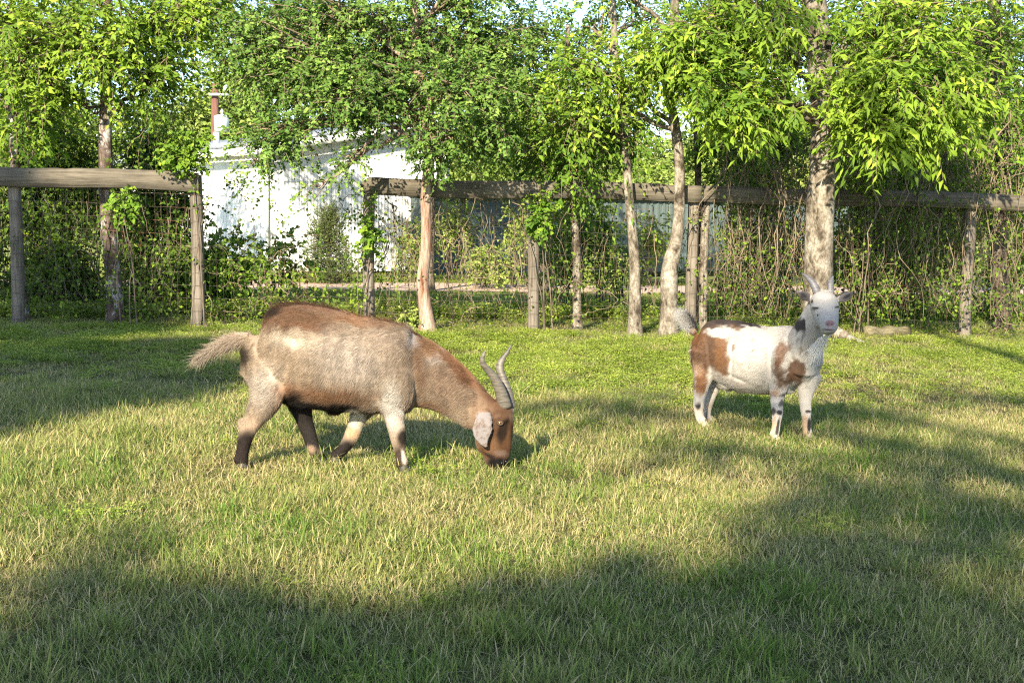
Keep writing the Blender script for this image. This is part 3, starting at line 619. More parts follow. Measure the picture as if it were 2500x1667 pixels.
# ------------------------------------------------------------------ bushes and vines along the fence
def bush(name, label, cat, clouds, leaf='leaf_vine', L=0.06, W=0.045, nl=7, tw=0.22, sig=0.14, stems=10, tmat='twig_dark', hang=0.35, group=None, simple=False, tintb=0.0):
    c0 = P(clouds[0][0], clouds[0][1], clouds[0][2]); b = np.array([c0[0], c0[1], float(gz(c0[0], c0[1]))])
    root = empty(name, b, label, cat, group); ml, mt = MB(), MB()
    for (px, py, Y, rx, ry, rd, nc, ntw) in clouds:
        nc = int(nc * 2.1); c = P(px, py, Y); s_ = Y / FPX; cs = ellip(c, np.array([rx * s_, rd, ry * s_]), nc, 0.6); spray(ml, mt, cs, ntw, sig, tw, nl, L, W, 0.4, hang, simple, tintb=tintb)
        k = max(3, int(stems)); e = cs[rng.integers(0, nc, k)]; g0 = e.copy(); g0[:, 0] += rng.normal(size=k) * 0.15; g0[:, 2] = gz(g0[:, 0], g0[:, 1])
        t = np.linspace(0, 1, 9)[None, :, None]; pp = g0[:, None] * (1 - t) + e[:, None] * t; pp = pp + np.cumsum(rng.normal(size=(k, 9, 3)) * 0.03, 1) * t
        tubes(mt, pp, np.linspace(0.010, 0.004, 9)[None].repeat(k, 0), 4, closed=False)
    ml.build('foliage', M[leaf], root, kind='stuff'); mt.build('stems', M[tmat], root, kind='stuff'); return root
bush('vine_thicket', 'dark leafy thicket left of the grey trunk behind the left rail', 'thicket',
     [(110, 360, 15.3, 130, 90, 0.5, 46, 8), (70, 500, 15.2, 80, 80, 0.5, 34, 8), (130, 620, 15.2, 60, 120, 0.4, 36, 8), (70, 720, 15.1, 70, 70, 0.4, 24, 8), (180, 700, 15.2, 60, 60, 0.3, 14, 7), (-60, 600, 15.2, 80, 180, 0.5, 34, 8), (210, 450, 15.3, 60, 50, 0.3, 18, 8)])
bush('vine_thicket', 'leafy vine thicket between the grey trunk and the middle post of the left rail', 'thicket',
     [(370, 370, 15.5, 80, 70, 0.4, 34, 8), (340, 560, 15.4, 65, 110, 0.3, 40, 8), (420, 640, 15.4, 60, 130, 0.3, 40, 7), (420, 480, 15.4, 50, 60, 0.3, 18, 7), (340, 720, 15.3, 70, 60, 0.3, 22, 7)], leaf='leaf_vine')
bush('broadleaf_bush', 'bright broad-leaved bush right of the post in front of the barn', 'bush',
     [(535, 640, 16.0, 45, 70, 0.4, 10, 7), (620, 640, 16.1, 50, 50, 0.4, 5, 6), (530, 690, 15.8, 50, 60, 0.3, 14, 6), (700, 640, 16.2, 45, 50, 0.3, 6, 5)], leaf='leaf_mid', L=0.08, W=0.06, tintb=0.1)
bush('leafy_bush', 'green leafy bush behind the thin lichen-white trunk', 'bush',
     [(1370, 600, 17.2, 60, 100, 0.4, 22, 7), (1450, 560, 17.2, 70, 60, 0.4, 16, 7), (1360, 750, 16.8, 36, 30, 0.3, 7, 6), (1490, 620, 17.0, 36, 50, 0.3, 6, 6)], leaf='leaf_mid', L=0.06, W=0.04, tintb=0.15)
bush('yellow_weed', 'yellow-green low weed at the foot of the peeled trunk', 'weed',
     [(1015, 780, fy_(1010, -0.1), 32, 18, 0.12, 10, 7)], leaf='leaf_far', L=0.035, W=0.03, tw=0.1, sig=0.05, stems=4, tintb=0.4)
bush('vine_thicket', 'dense leafy thicket hanging on the rail left of the thickest tree', 'thicket',
     [(1840, 440, 17.4, 80, 60, 0.4, 26, 7), (1880, 600, 17.2, 80, 110, 0.4, 40, 6), (1800, 700, 17.1, 60, 70, 0.4, 22, 6), (1900, 330, 17.6, 100, 90, 0.4, 26, 7)])
bush('vine_thicket', 'large dark vine thicket between the thickest tree and the right post', 'thicket',
     [(2130, 400, 17.6, 100, 110, 0.4, 50, 7), (2250, 420, 17.8, 110, 110, 0.4, 40, 7), (2110, 600, 17.3, 70, 120, 0.4, 46, 7), (2200, 620, 17.5, 80, 100, 0.4, 40, 7), (2160, 730, 17.1, 90, 50, 0.3, 26, 7), (2290, 560, 17.6, 70, 90, 0.4, 26, 7)])
bush('vine_thicket', 'vine thicket right of the last fence post', 'thicket',
     [(2440, 450, 18.0, 90, 110, 0.4, 34, 7), (2450, 650, 17.7, 70, 60, 0.3, 12, 7), (2420, 770, 17.3, 100, 30, 0.3, 16, 7), (2560, 600, 18.0, 80, 200, 0.4, 30, 7)], tintb=0.1)
def tangle(label, px0, px1, py0, py1, n, Yoff, leafn=0, mat='twig', vert=0.6, r=0.0035, m=16, L=0.045, name='dry_vine_tangle', spread=0.25):
    """wandering dry stems filling a stretch of the fence"""
    n = int(n * 0.36); leafn = int(leafn * 2.1); r = r * 0.7
    s = np.zeros((n, m, 3)); px = rng.uniform(px0, px1, n); top = rng.random(n) < vert; py = np.where(top, rng.uniform(py0, (py0 + py1) / 2, n), rng.uniform(py0, py1, n))
    Y = np.array([FENCE_Y(p) for p in px]) + Yoff + rng.normal(size=n) * spread
    st = np.array([P(a, b, c) for a, b, c in zip(px, py, Y)])
    hgt = (py1 - py) * Y / FPX
    step = np.where(top, np.maximum(hgt, 0.3) / m, 0.05)
    d = np.where(top[:, None], np.array([0, 0, -1.0]) + rng.normal(size=(n, 3)) * 0.15, runit(n))
    for i in range(m):
        s[:, i] = st; st = st + d * step[:, None] * rng.uniform(0.7, 1.3, (n, 1)); d = norm(d + rng.normal(size=(n, 3)) * np.where(top, 0.35, 0.5)[:, None]); d[:, 1] *= 0.6
        d = np.where(top[:, None], norm(d + np.array([0, 0, -0.35])), d)
    s[..., 2] = np.maximum(s[..., 2], gz(s[..., 0], s[..., 1]) + 0.01)
    rr = r * np.minimum(rng.lognormal(0, 0.75, n), 2.4); mb = MB(); tubes(mb, s, rr[:, None] * np.linspace(1.3, 0.35, m)[None], 4, closed=False)
    c0 = s[0, 0].copy(); c0[2] = float(gz(c0[0], c0[1])); root = empty(name, c0, label, 'vines')
    mb.build('stems', M[mat], root, kind='stuff')
    if leafn:
        q = rng.integers(0, n, leafn); w_ = rng.integers(0, m, leafn); p = s[q, w_]; ml = MB()
        leaves(ml, p + rng.normal(size=p.shape) * 0.03, runit(leafn) + np.array([0, 0, -0.5]), runit(leafn) + np.array([0, -0.6, 0.7]), L * rng.uniform(0.6, 1.3, leafn), L * 0.75, rng.random(leafn))
        ml.build('foliage', M['leaf_vine'], root, kind='stuff')
for q_, (a_, b_, rx_, ry_, lab_) in enumerate([(1190, 640, 60, 45, 'low yellow-green bush between the dirt road and fence right of the peeled trunk'), (1480, 650, 40, 60, 'yellow-green bush near the dirt road between two pale trunks'), (1280, 560, 40, 70, 'taller bright bush seen left of the post right of the peeled trunk'), (1010, 600, 36, 60, 'brushy bush at the right end of the white barn wall'), (1110, 540, 50, 50, 'green bush in front of the left end of the teal shed'), (1400, 520, 60, 40, 'green bush in front of the middle of the teal shed'), (1590, 580, 36, 80, 'green bush seen between the leaning tree and the slim pale trunk'), (1800, 560, 50, 70, 'green bush in front of the right end of the teal shed')]):
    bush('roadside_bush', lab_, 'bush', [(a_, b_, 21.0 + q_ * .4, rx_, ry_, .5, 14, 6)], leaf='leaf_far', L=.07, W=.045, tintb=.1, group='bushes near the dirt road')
tangle('dry brown brush and vines between the peeled trunk and the next post', 930, 1290, 470, 800, 400, 0.15, 220, 'twig', 0.45)
tangle('thin dry stems around the close pair of posts and pale trunks', 1300, 1760, 480, 800, 240, 0.15, 420, 'twig', 0.7, 0.003)
tangle('brown hanging vines left of the thickest tree', 1760, 1980, 330, 800, 520, 0.15, 900, 'twig', 0.85, 0.0042, 20)
tangle('brown hanging vines draped over the rail right of the thickest tree', 2030, 2360, 330, 800, 620, 0.05, 2200, 'twig', 0.75, 0.0042, 20)
tangle('dry vine tangle high in the trees at the right edge', 2280, 2560, 60, 820, 420, 0.2, 1200, 'twig', 0.6, 0.0045, 20)
tangle('dry vine stems beside the left end post below the barn', 480, 780, 640, 800, 150, 0.1, 350, 'twig', 0.3, 0.0032)
tangle('dark stems and vines behind the left rail', 60, 480, 420, 800, 300, 0.2, 1200, 'twig_dark', 0.8, 0.0035)
tangle('bare twigs and small leaves climbing across the white barn wall', 560, 900, 480, 760, 26, 0.05, 170, 'twig_dark', 0.15, 0.0026, 22)
tangle('thin vines around the post at the right rail end', 850, 960, 440, 790, 60, 0.02, 160, 'twig_dark', 0.8, 0.0026)
tangle('vines hanging beside the grey trunk above the left rail', 270, 470, 150, 420, 90, 0.1, 500, 'twig', 0.8, 0.003)
# ivy sprays on the posts
for nm, px, py, rx, ry, nc in (('leafy vine climbing the post at the right rail end', 905, 560, 12, 70, 7), ('leafy vine on the post right of the peeled trunk', 1318, 520, 22, 70, 9), ('bright vine spray hanging on the grey trunk below the rail', 296, 492, 18, 36, 6),
                               ('vine hanging below the rail end of the left fence', 455, 380, 60, 50, 16), ('small vine sprig hanging over the right rail', 2128, 440, 12, 50, 5)):
    bush('climbing_vine', nm, 'vine', [(px, py, fy_(px, -0.2), rx, ry, 0.05, nc, 4)], leaf='leaf_mid', L=0.055, W=0.045, tw=0.12, sig=0.05, stems=3, tintb=0.15)
# log on the ground, right
def log():
    a = G(2112, 823); b = G(2214, 823); c = (a + b) / 2; d = norm(b - a); root = empty('log', c, 'short mossy cut log lying in front of the fence right of the thickest tree', 'log')
    mb = MB(); Ln = np.linalg.norm(b - a); t = np.linspace(-0.5, 0.5, 12); pts_ = c + d * (t * Ln)[:, None] + np.array([0, 0, 0.055]); tubes(mb, pts_, 0.068 + 0.008 * np.sin(np.arange(12) * 1.3), 14, rough=0.16); mb.build('log_body', M['log'], root, True)
log()
# cedar in front of the barn
def cedar():
    base = G(800, 694); Y = base[1]; s_ = Y / FPX; root = empty('young_cedar', base, 'young feathery cedar in front of the white barn wall', 'shrub'); ml, mt = MB(), MB()
    H = (694 - 535) * s_; n = 190; h = rng.random(n) ** 1.2; ang = rng.uniform(0, 2 * PI, n); rad = (1 - h) ** 0.75 * 0.42 * rng.uniform(0.5, 1.1, n) + 0.02
    tubes(mt, [base, base + [0.03, 0, H * 0.5], base + [0, 0, H]], [0.04, 0.025, 0.008], 8)
    e = base + np.stack([np.cos(ang) * rad, np.sin(ang) * rad, h * H + 0.12], 1); s0 = base + np.stack([h * 0, h * 0, h * H * 0.9], 1)
    t = np.linspace(0, 1, 4)[None, :, None]; tubes(mt, s0[:, None] * (1 - t) + e[:, None] * t, np.full((n, 4), 0.006), 3)
    spray(ml, None, e, 6, 0.07, 0.16, 12, 0.05, 0.012, -0.4, -0.5, True, bias=(0, 0, 0.5)); tk = mt.build('trunk', M['bark_dark'], root); ml.build('foliage', M['leaf_cedar'], root, kind='stuff')
cedar()

# ------------------------------------------------------------------ far trees
def far_tree(px, base_y, top, Y, rxp, nc, label, leaf='leaf_far', L=0.20, n=6):
    b = P(px, base_y, Y); b[2] = float(gz(b[0], b[1])); z1 = P(px, top, Y)[2]; s_ = Y / FPX; H = z1 - b[2]
    tree('background_tree', label, 'tree', [(b[0], b[1], b[2], 0.16), (b[0] + 0.1, b[1], b[2] + H * 0.4, 0.13), (b[0], b[1], b[2] + H * 0.8, 0.07)],
         [(b[0], b[1], b[2] + H * 0.62, rxp * s_, rxp * s_ * 0.8, H * 0.38, nc, n), (b[0] + rxp * s_ * 0.4, b[1] - 0.6, b[2] + H * 0.4, rxp * s_ * 0.7, rxp * s_ * 0.5, H * 0.25, nc // 2, n)],
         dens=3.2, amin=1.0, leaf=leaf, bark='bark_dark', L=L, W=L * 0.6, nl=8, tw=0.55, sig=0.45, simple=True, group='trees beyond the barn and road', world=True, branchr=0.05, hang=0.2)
fl = ['pale green tree right behind the utility pole', 'tree behind the barn roof on its left side', 'tree beyond the road at the far left edge', 'tree beyond the road left of the barn', 'tree behind the barn roof on its right side',
      'tree behind the teal shed near its left end', 'tree behind the teal shed above its middle', 'tree behind the teal shed near its right end', 'tree behind the thickest trunk', 'tree beyond the right post', 'tree at the far right edge beyond the road', 'small tree in the gap left of the leaning trunk']
for q, (px, top, Y, rx, nc) in enumerate([(560, 140, 46, 130, 90), (450, 230, 44, 90, 50), (60, 300, 42, 160, 80), (260, 340, 46, 150, 70), (930, 330, 50, 160, 80), (1140, 340, 46, 150, 80), (1430, 330, 50, 170, 80), (1700, 300, 48, 150, 70), (1960, 250, 46, 170, 80), (2240, 280, 48, 190, 90), (2500, 200, 44, 180, 80), (1600, 420, 40, 70, 30)]):
    far_tree(px, 640, top, Y, rx, nc, fl[q])
for q, (px, Y, cl, lab, lf) in enumerate([
    (1050, 20.0, [(500, 40, 110, 60), (700, 60, 150, 110), (810, 180, 150, 80), (660, 190, 70, 50), (950, 200, 110, 70)], 'tree just beyond the fence whose crown hangs over the barn roof', 'leaf_vine'),
    (1300, 21.0, [(1000, 100, 150, 120), (1180, 180, 150, 110), (1250, 320, 120, 80), (1120, 330, 110, 70), (1300, 90, 90, 110)], 'tree just beyond the fence right of the barn', 'leaf_vine'),
    (1330, 20.5, [(1330, 240, 90, 90), (1400, 360, 110, 60), (1500, 320, 80, 70), (1420, 100, 70, 60), (1560, 220, 60, 70), (1600, 40, 90, 50)], 'tree just beyond the fence behind the thin lichen-white trunk', 'leaf_mid'),
    (1830, 21.5, [(1760, 130, 130, 110), (1850, 300, 120, 90), (1950, 100, 160, 130), (1780, 20, 120, 60)], 'tree just beyond the fence left of the thickest trunk', 'leaf_vine'),
    (2220, 21.5, [(2120, 150, 170, 140), (2300, 200, 170, 150), (2200, 350, 160, 90), (2450, 130, 150, 150), (2420, 350, 120, 90)], 'tree just beyond the fence above the right rail', 'leaf_vine'),
    (120, 20.5, [(100, 60, 130, 80), (180, 280, 140, 80), (20, 250, 120, 110), (330, 300, 80, 60)], 'tree just beyond the fence at the left', 'leaf_mid')]):
    tree('understory_tree', lab, 'tree', [(px, 700, Y, .07), (px + 4, 500, Y, .055), (px - 2, 330, Y, .045), (px + 14, 190, Y, .035), (px - 5, 90, Y, .015)], [(a, b, Y + rng.uniform(-.6, .6), rx, ry, .7, int(rx * ry / 420), 6) for a, b, rx, ry in cl],
         leaf=lf, bark='bark_dark', L=0.085, W=0.045, nl=8, tw=0.35, hang=0.4, sig=0.22, dens=2.0, simple=True, group='understory trees just beyond the fence')
# distant wood closing the horizon
ml, mt = MB(), MB()
n = 900; wx = rng.uniform(-60, 60, n); wy = 72 + rng.uniform(0, 14, n); hmax = 6.5 + 2.0 * vnoise(np.stack([wx * 0.12, wx * 0, wx * 0], 1), 4); wz = rng.random(n) * hmax
spray(ml, mt, np.stack([wx, wy, wz], 1), 5, 1.0, 1.2, 6, 0.42, 0.30, 0.4, 0.2, True, twr=0.02)
k = 60; tx = rng.uniform(-60, 60, k); t0_ = np.stack([tx, 72 + rng.uniform(0, 12, k), tx * 0 - 0.5], 1); tt4 = np.linspace(0, 1, 4)[None, :, None]
tubes(mt, t0_[:, None] + tt4 * np.array([0.3, 0, 6.0]), np.linspace(0.2, 0.08, 4)[None].repeat(k, 0), 6, closed=False)
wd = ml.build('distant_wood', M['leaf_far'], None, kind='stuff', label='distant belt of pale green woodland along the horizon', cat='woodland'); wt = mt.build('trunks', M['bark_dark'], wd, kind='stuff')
print('far', time.time() - T0)

# ------------------------------------------------------------------ shade trees behind the photographer
# each patch: shaded ground point (X,Y), radii, height of the foliage, clumps
def shade_tree(label, trunk_xy, H, patches, dn=0.6):
    cl = []
    for (px, py, rxp, ryp, hz, nc) in patches:   # pixels on the lawn of the shade this limb throws
        g0 = G(px, py); ga = G(px - rxp, py); gb = G(px + rxp, py); gt = G(px, py - ryp); gb2 = G(px, py + ryp)
        rx = (gb[0] - ga[0]) / 2 * 0.86; ry = (gt[1] - gb2[1]) / 2 * 0.72; c = g0 - LIGHT * (hz / -LIGHT[2]) * 1.0
        cl.append((c[0], c[1], c[2], rx, ry * 0.75, ry * 0.14 + 0.1, nc, 6))
    x, y = trunk_xy; z = float(gz(x, y))
    tree('shade_tree', label, 'tree', [(x, y, z, 0.32), (x + 0.1, y, z + H * 0.4, 0.26), (x, y + 0.2, z + H * 0.75, 0.2), (x, y + 0.2, z + H, 0.08)], cl, dens=dn, leaf='leaf_mid', bark='bark_dark', L=0.12, W=0.075, nl=8, tw=0.3, sig=0.15, simple=True, world=True, branchr=0.06)
shade_tree('tall oak behind the photographer on the left, shading the grass beside the fence', (-9.5, -6.0), 9.5,
           [(150, 870, 260, 50, 8.5, 90), (430, 850, 200, 26, 8.5, 50), (80, 970, 150, 40, 8.2, 60), (-150, 900, 220, 70, 8, 60), (330, 940, 200, 24, 8.4, 36), (520, 910, 60, 16, 8.0, 8), (180, 805, 300, 10, 9.3, 90), (230, 780, 280, 14, 9.0, 90), (60, 748, 240, 11, 9.2, 80), (330, 752, 140, 9, 9.2, 36), (300, 900, 260, 34, 8.4, 60), (60, 1000, 130, 26, 8.2, 24)], 1.25)
shade_tree('tall oak behind the photographer, shading the near grass', (-2.5, -13.5), 11,
           [(200, 1580, 380, 50, 9.5, 44), (800, 1620, 300, 40, 9.3, 26), (200, 1690, 420, 60, 9.0, 36), (780, 1740, 230, 60, 9.4, 16), (200, 1400, 190, 16, 9.8, 11), (560, 1480, 120, 10, 9.8, 5), (1060, 1560, 140, 24, 9.6, 10)], 0.45)
shade_tree('tall oak behind the photographer on the right, shading the right of the lawn', (4.5, -12.0), 11,
           [(1500, 1500, 230, 50, 9.2, 30), (2050, 1390, 290, 50, 9.4, 36), (2400, 1270, 170, 36, 9.0, 15), (2080, 1220, 170, 22, 9.6, 14), (2050, 1560, 380, 70, 9.5, 48), (1560, 1660, 220, 44, 9.0, 18)])
shade_tree('slim oak behind the photographer, shading the grass round the white goat', (2.0, -9.0), 9.5,
           [(1500, 1000, 170, 11, 8.8, 10), (2080, 1015, 200, 11, 8.8, 10), (2230, 1110, 130, 10, 8.8, 7), (2250, 965, 160, 6, 8.9, 6), (1800, 1100, 110, 10, 8.5, 5), (1990, 745, 40, 22, 9.6, 5)])
print('shade', time.time() - T0)

# ------------------------------------------------------------------ goats
def loft(secs, side, k=20):
    """secs: (centre, half_a (in plane), half_b (sideways)); closed sweep of ellipses"""
    C = np.array([s[0] for s in secs], float); A = np.array([s[1] for s in secs]); B = np.array([s[2] for s in secs])
    seg = np.linalg.norm(np.diff(C, axis=0), axis=1); t = np.concatenate([[0], np.cumsum(seg)]); m = len(C) * 4; q = np.linspace(0, t[-1], m)
    C = np.stack([np.interp(q, t, C[:, i]) for i in range(3)], 1); A = np.interp(q, t, A); B = np.interp(q, t, B)
    for _ in range(3):
        C[1:-1] = (C[:-2] + 2 * C[1:-1] + C[2:]) / 4; A[1:-1] = (A[:-2] + 2 * A[1:-1] + A[2:]) / 4; B[1:-1] = (B[:-2] + 2 * B[1:-1] + B[2:]) / 4
    T = norm(np.gradient(C, axis=0)); side = np.asarray(side, float)
    if side.ndim == 1: side = np.repeat(side[None], m, 0)
    Sd = norm(side - T * (T * side).sum(-1, keepdims=True)); U = np.cross(T, Sd)
    # rounded ends
    C = np.concatenate([[C[0] - T[0] * min(A[0], B[0]) * 0.55], C, [C[-1] + T[-1] * min(A[-1], B[-1]) * 0.55]]); A = np.concatenate([[A[0] * .55], A, [A[-1] * .55]]); B = np.concatenate([[B[0] * .55], B, [B[-1] * .55]])
    Sd = np.concatenate([Sd[:1], Sd, Sd[-1:]]); U = np.concatenate([U[:1], U, U[-1:]]); m += 2
    an = np.arange(k) * 2 * PI / k
    V = C[:, None] + U[:, None] * (A[:, None] * np.cos(an))[..., None] + Sd[:, None] * (B[:, None] * np.sin(an))[..., None]
    i = (np.arange(m - 1) * k)[:, None]; j = np.arange(k)[None]; j2 = (j + 1) % k
    F = np.stack(np.broadcast_arrays(i + j, i + j2, i + k + j2, i + k + j), -1).reshape(-1, 4)
    return V.reshape(-1, 3), F, k, m
def add_loft(mb, secs, side, k=20):
    V, F, k, m = loft(secs, side, k); n0 = mb.n; mb.add(V, F)
    mb.F.setdefault(k, []).append(np.array([list(range(k))[::-1], [(m - 1) * k + x for x in range(k)]]) + n0)
def blob(mb, c, r, ax=(1, 0, 0), az=(0, 0, 1), k=16):
    ax = norm(np.asarray(ax, float)); az = norm(np.asarray(az, float) - ax * (ax @ np.asarray(az, float))); ay = np.cross(az, ax)
    th = np.linspace(0.08, PI - 0.08, 10); ph = np.arange(k) * 2 * PI / k
    V = np.array([[np.asarray(c) + ax * r[0] * math.sin(a) * math.cos(b) + ay * r[1] * math.sin(a) * math.sin(b) + az * r[2] * math.cos(a) for b in ph] for a in th])
    m = len(th); i = (np.arange(m - 1) * k)[:, None]; j = np.arange(k)[None]; j2 = (j + 1) % k; n0 = mb.n
    mb.add(V, np.stack(np.broadcast_arrays(i + j, i + k + j, i + k + j2, i + j2), -1).reshape(-1, 4))
    mb.F.setdefault(k, []).append(np.array([list(range(k)), [(m - 1) * k + x for x in range(k)][::-1]]) + n0)
def remesh(mb, name, voxel, smooth_it=6):
    me = mb.mesh('tmp', None); o = bpy.data.objects.new('tmp', me); COL.objects.link(o)
    r = o.modifiers.new('r', 'REMESH'); r.mode = 'VOXEL'; r.voxel_size = voxel; r.use_smooth_shade = True
    s = o.modifiers.new('s', 'SMOOTH'); s.factor = 0.5; s.iterations = smooth_it
    dg = bpy.context.evaluated_depsgraph_get(); dg.update(); out = bpy.data.meshes.new_from_object(o.evaluated_get(dg)); out.name = name
    bpy.data.objects.remove(o); return out
def displace(me, K, ox, oy, lst, extra=None):
    V = get_co(me); vn = np.empty(len(me.vertices) * 3); me.vertices.foreach_get('normal', vn); vn = vn.reshape(-1, 3)
    px, py = proj(V); cx, cy = (px - ox) * K, (py - oy) * K; d = np.zeros(len(V))
    for (bx, by, rx, ry, ang, a) in lst:
        ca, sa = math.cos(R_(ang)), math.sin(R_(ang)); dx, dy = cx - bx, cy - by; d += a * np.exp(-(((dx * ca + dy * sa) / rx) ** 2 + ((-dx * sa + dy * ca) / ry) ** 2))
    if extra is not None: d += extra(cx, cy)
    V = V + vn * (d * np.abs(vn[:, 1]))[:, None]; me.vertices.foreach_set('co', V.ravel()); me.update()
def set_col(me, col):
    a = me.attributes.new('coat', 'FLOAT_COLOR', 'POINT'); c = np.ones((len(col), 4)); c[:, :3] = col; a.data.foreach_set('color', c.ravel())
def get_co(me):
    v = np.empty(len(me.vertices) * 3); me.vertices.foreach_get('co', v); return v.reshape(-1, 3)
def coat_mat(name, rough=0.75, b_=0.06):
    m, t, b, o = newmat(name); a = node(t, 'ShaderNodeAttribute', attribute_name='coat')
    h = noise(t, wpos(t), 140, 4); c = mixc(t, 0.3, a.outputs['Color'], ramp(t, h, [(0.3, (0.7, 0.7, 0.7)), (0.7, (1, 1, 1))]), 'MULTIPLY')
    t.links.new(c, b.inputs['Base Color']); b.inputs['Roughness'].default_value = rough; b.inputs['Specular IOR Level'].default_value = 0.15; bump(t, b, h, b_, 0.004); return m
M['coat'] = coat_mat('goat_coat')
def hair_mat():
    m, t, b, o = newmat('goat_hair'); a = node(t, 'ShaderNodeAttribute', attribute_name='hc')
    t.links.new(a.outputs['Color'], b.inputs['Base Color']); b.inputs['Roughness'].default_value = 0.6; b.inputs['Specular IOR Level'].default_value = 0.12; return m
M['hair'] = hair_mat()
def horn_mat(name, c0, c1):
    m, t, b, o = newmat(name); p = wpos(t); h = noise(t, scalev(t, p, (6, 6, 40)), 3, 5, 0.6); t.links.new(ramp(t, h, [(0.3, c0), (0.7, c1)]), b.inputs['Base Color'])
    b.inputs['Roughness'].default_value = 0.5; bump(t, b, h, 0.8, 0.003); return m
M['horn1'] = horn_mat('horn_grey_brown', (0.045, 0.038, 0.03), (0.15, 0.13, 0.10)); M['horn2'] = horn_mat('horn_slate', (0.05, 0.05, 0.055), (0.14, 0.135, 0.14))
M['hoof'] = flat_mat('hoof_horn', (0.05, 0.04, 0.035), 0.5); M['hoof_pale'] = flat_mat('hoof_horn_pale', (0.35, 0.28, 0.2), 0.5)
M['eye_amber'] = flat_mat('eye_amber', (0.16, 0.09, 0.025), 0.15); M['pupil'] = flat_mat('pupil_black', (0.005, 0.005, 0.005), 0.15); M['pink'] = flat_mat('nose_pink', (0.50, 0.24, 0.24), 0.5); M['lid'] = flat_mat('eyelid_dark', (0.03, 0.02, 0.015), 0.6)
def hair_obj(name, roots, dirs, lens, rad, cols, parent, curl=0.15, grav=0.2, npt=4):
    n = len(roots); hc = bpy.data.hair_curves.new(name); hc.add_curves([npt] * n)
    t = np.linspace(0, 1, npt)[None, :, None]; bend = rng.normal(size=(n, 3)) * curl; bend[:, 2] -= grav
    Pn = roots[:, None] + (dirs[:, None] * t + bend[:, None] * t * t) * lens[:, None, None]
    hc.attributes['position'].data.foreach_set('vector', Pn.ravel().astype(np.float32))
    ra = hc.attributes.get('radius') or hc.attributes.new('radius', 'FLOAT', 'POINT')
    rr = (np.broadcast_to(rad, (n,))[:, None] * np.linspace(1, 0.15, npt)[None]).ravel(); ra.data.foreach_set('value', rr.astype(np.float32))
    ca = hc.attributes.new('hc', 'FLOAT_COLOR', 'CURVE'); c = np.ones((n, 4), np.float32); c[:, :3] = cols; ca.data.foreach_set('color', c.ravel())
    hc.materials.append(M['hair']); o = bpy.data.objects.new(name, hc); COL.objects.link(o); adopt(o, parent); o['kind'] = 'stuff'; return o
def surf_samples(me, n):
    me.calc_loop_triangles(); T = np.empty(len(me.loop_triangles) * 3, np.int64); me.loop_triangles.foreach_get('vertices', T); T = T.reshape(-1, 3); V = get_co(me)
    a, b, c = V[T[:, 0]], V[T[:, 1]], V[T[:, 2]]; nr = np.cross(b - a, c - a); ar = np.linalg.norm(nr, axis=1); f = rng.choice(len(T), n, p=ar / ar.sum())
    u1, u2 = np.sqrt(rng.random(n))[:, None], rng.random(n)[:, None]; p = a[f] * (1 - u1) + b[f] * u1 * (1 - u2) + c[f] * u1 * u2
    vn = np.empty(len(me.vertices) * 3); me.vertices.foreach_get('normal', vn); vn = vn.reshape(-1, 3); nn = norm(vn[T[f, 0]] + vn[T[f, 1]] + vn[T[f, 2]])
    return p, nn
def sm(x, a, b): t = np.clip((x - a) / (b - a), 0, 1); return t * t * (3 - 2 * t)
def paint(cx, cy, blobs, base, nz):
    col = np.tile(np.array(base, float), (len(cx), 1)); x = cx + nz[0]; y = cy + nz[1]
    for (bx, by, rx, ry, ang, soft, c, s) in blobs:
        ca, sa = math.cos(R_(ang)), math.sin(R_(ang)); dx, dy = x - bx, y - by; u_ = (dx * ca + dy * sa) / rx; v_ = (-dx * sa + dy * ca) / ry
        d = np.sqrt(u_ * u_ + v_ * v_); a = (1 - sm(d, 1 - soft, 1 + soft * 0.4)) * s; col = col * (1 - a[:, None]) + np.array(c) * a[:, None]
    return col

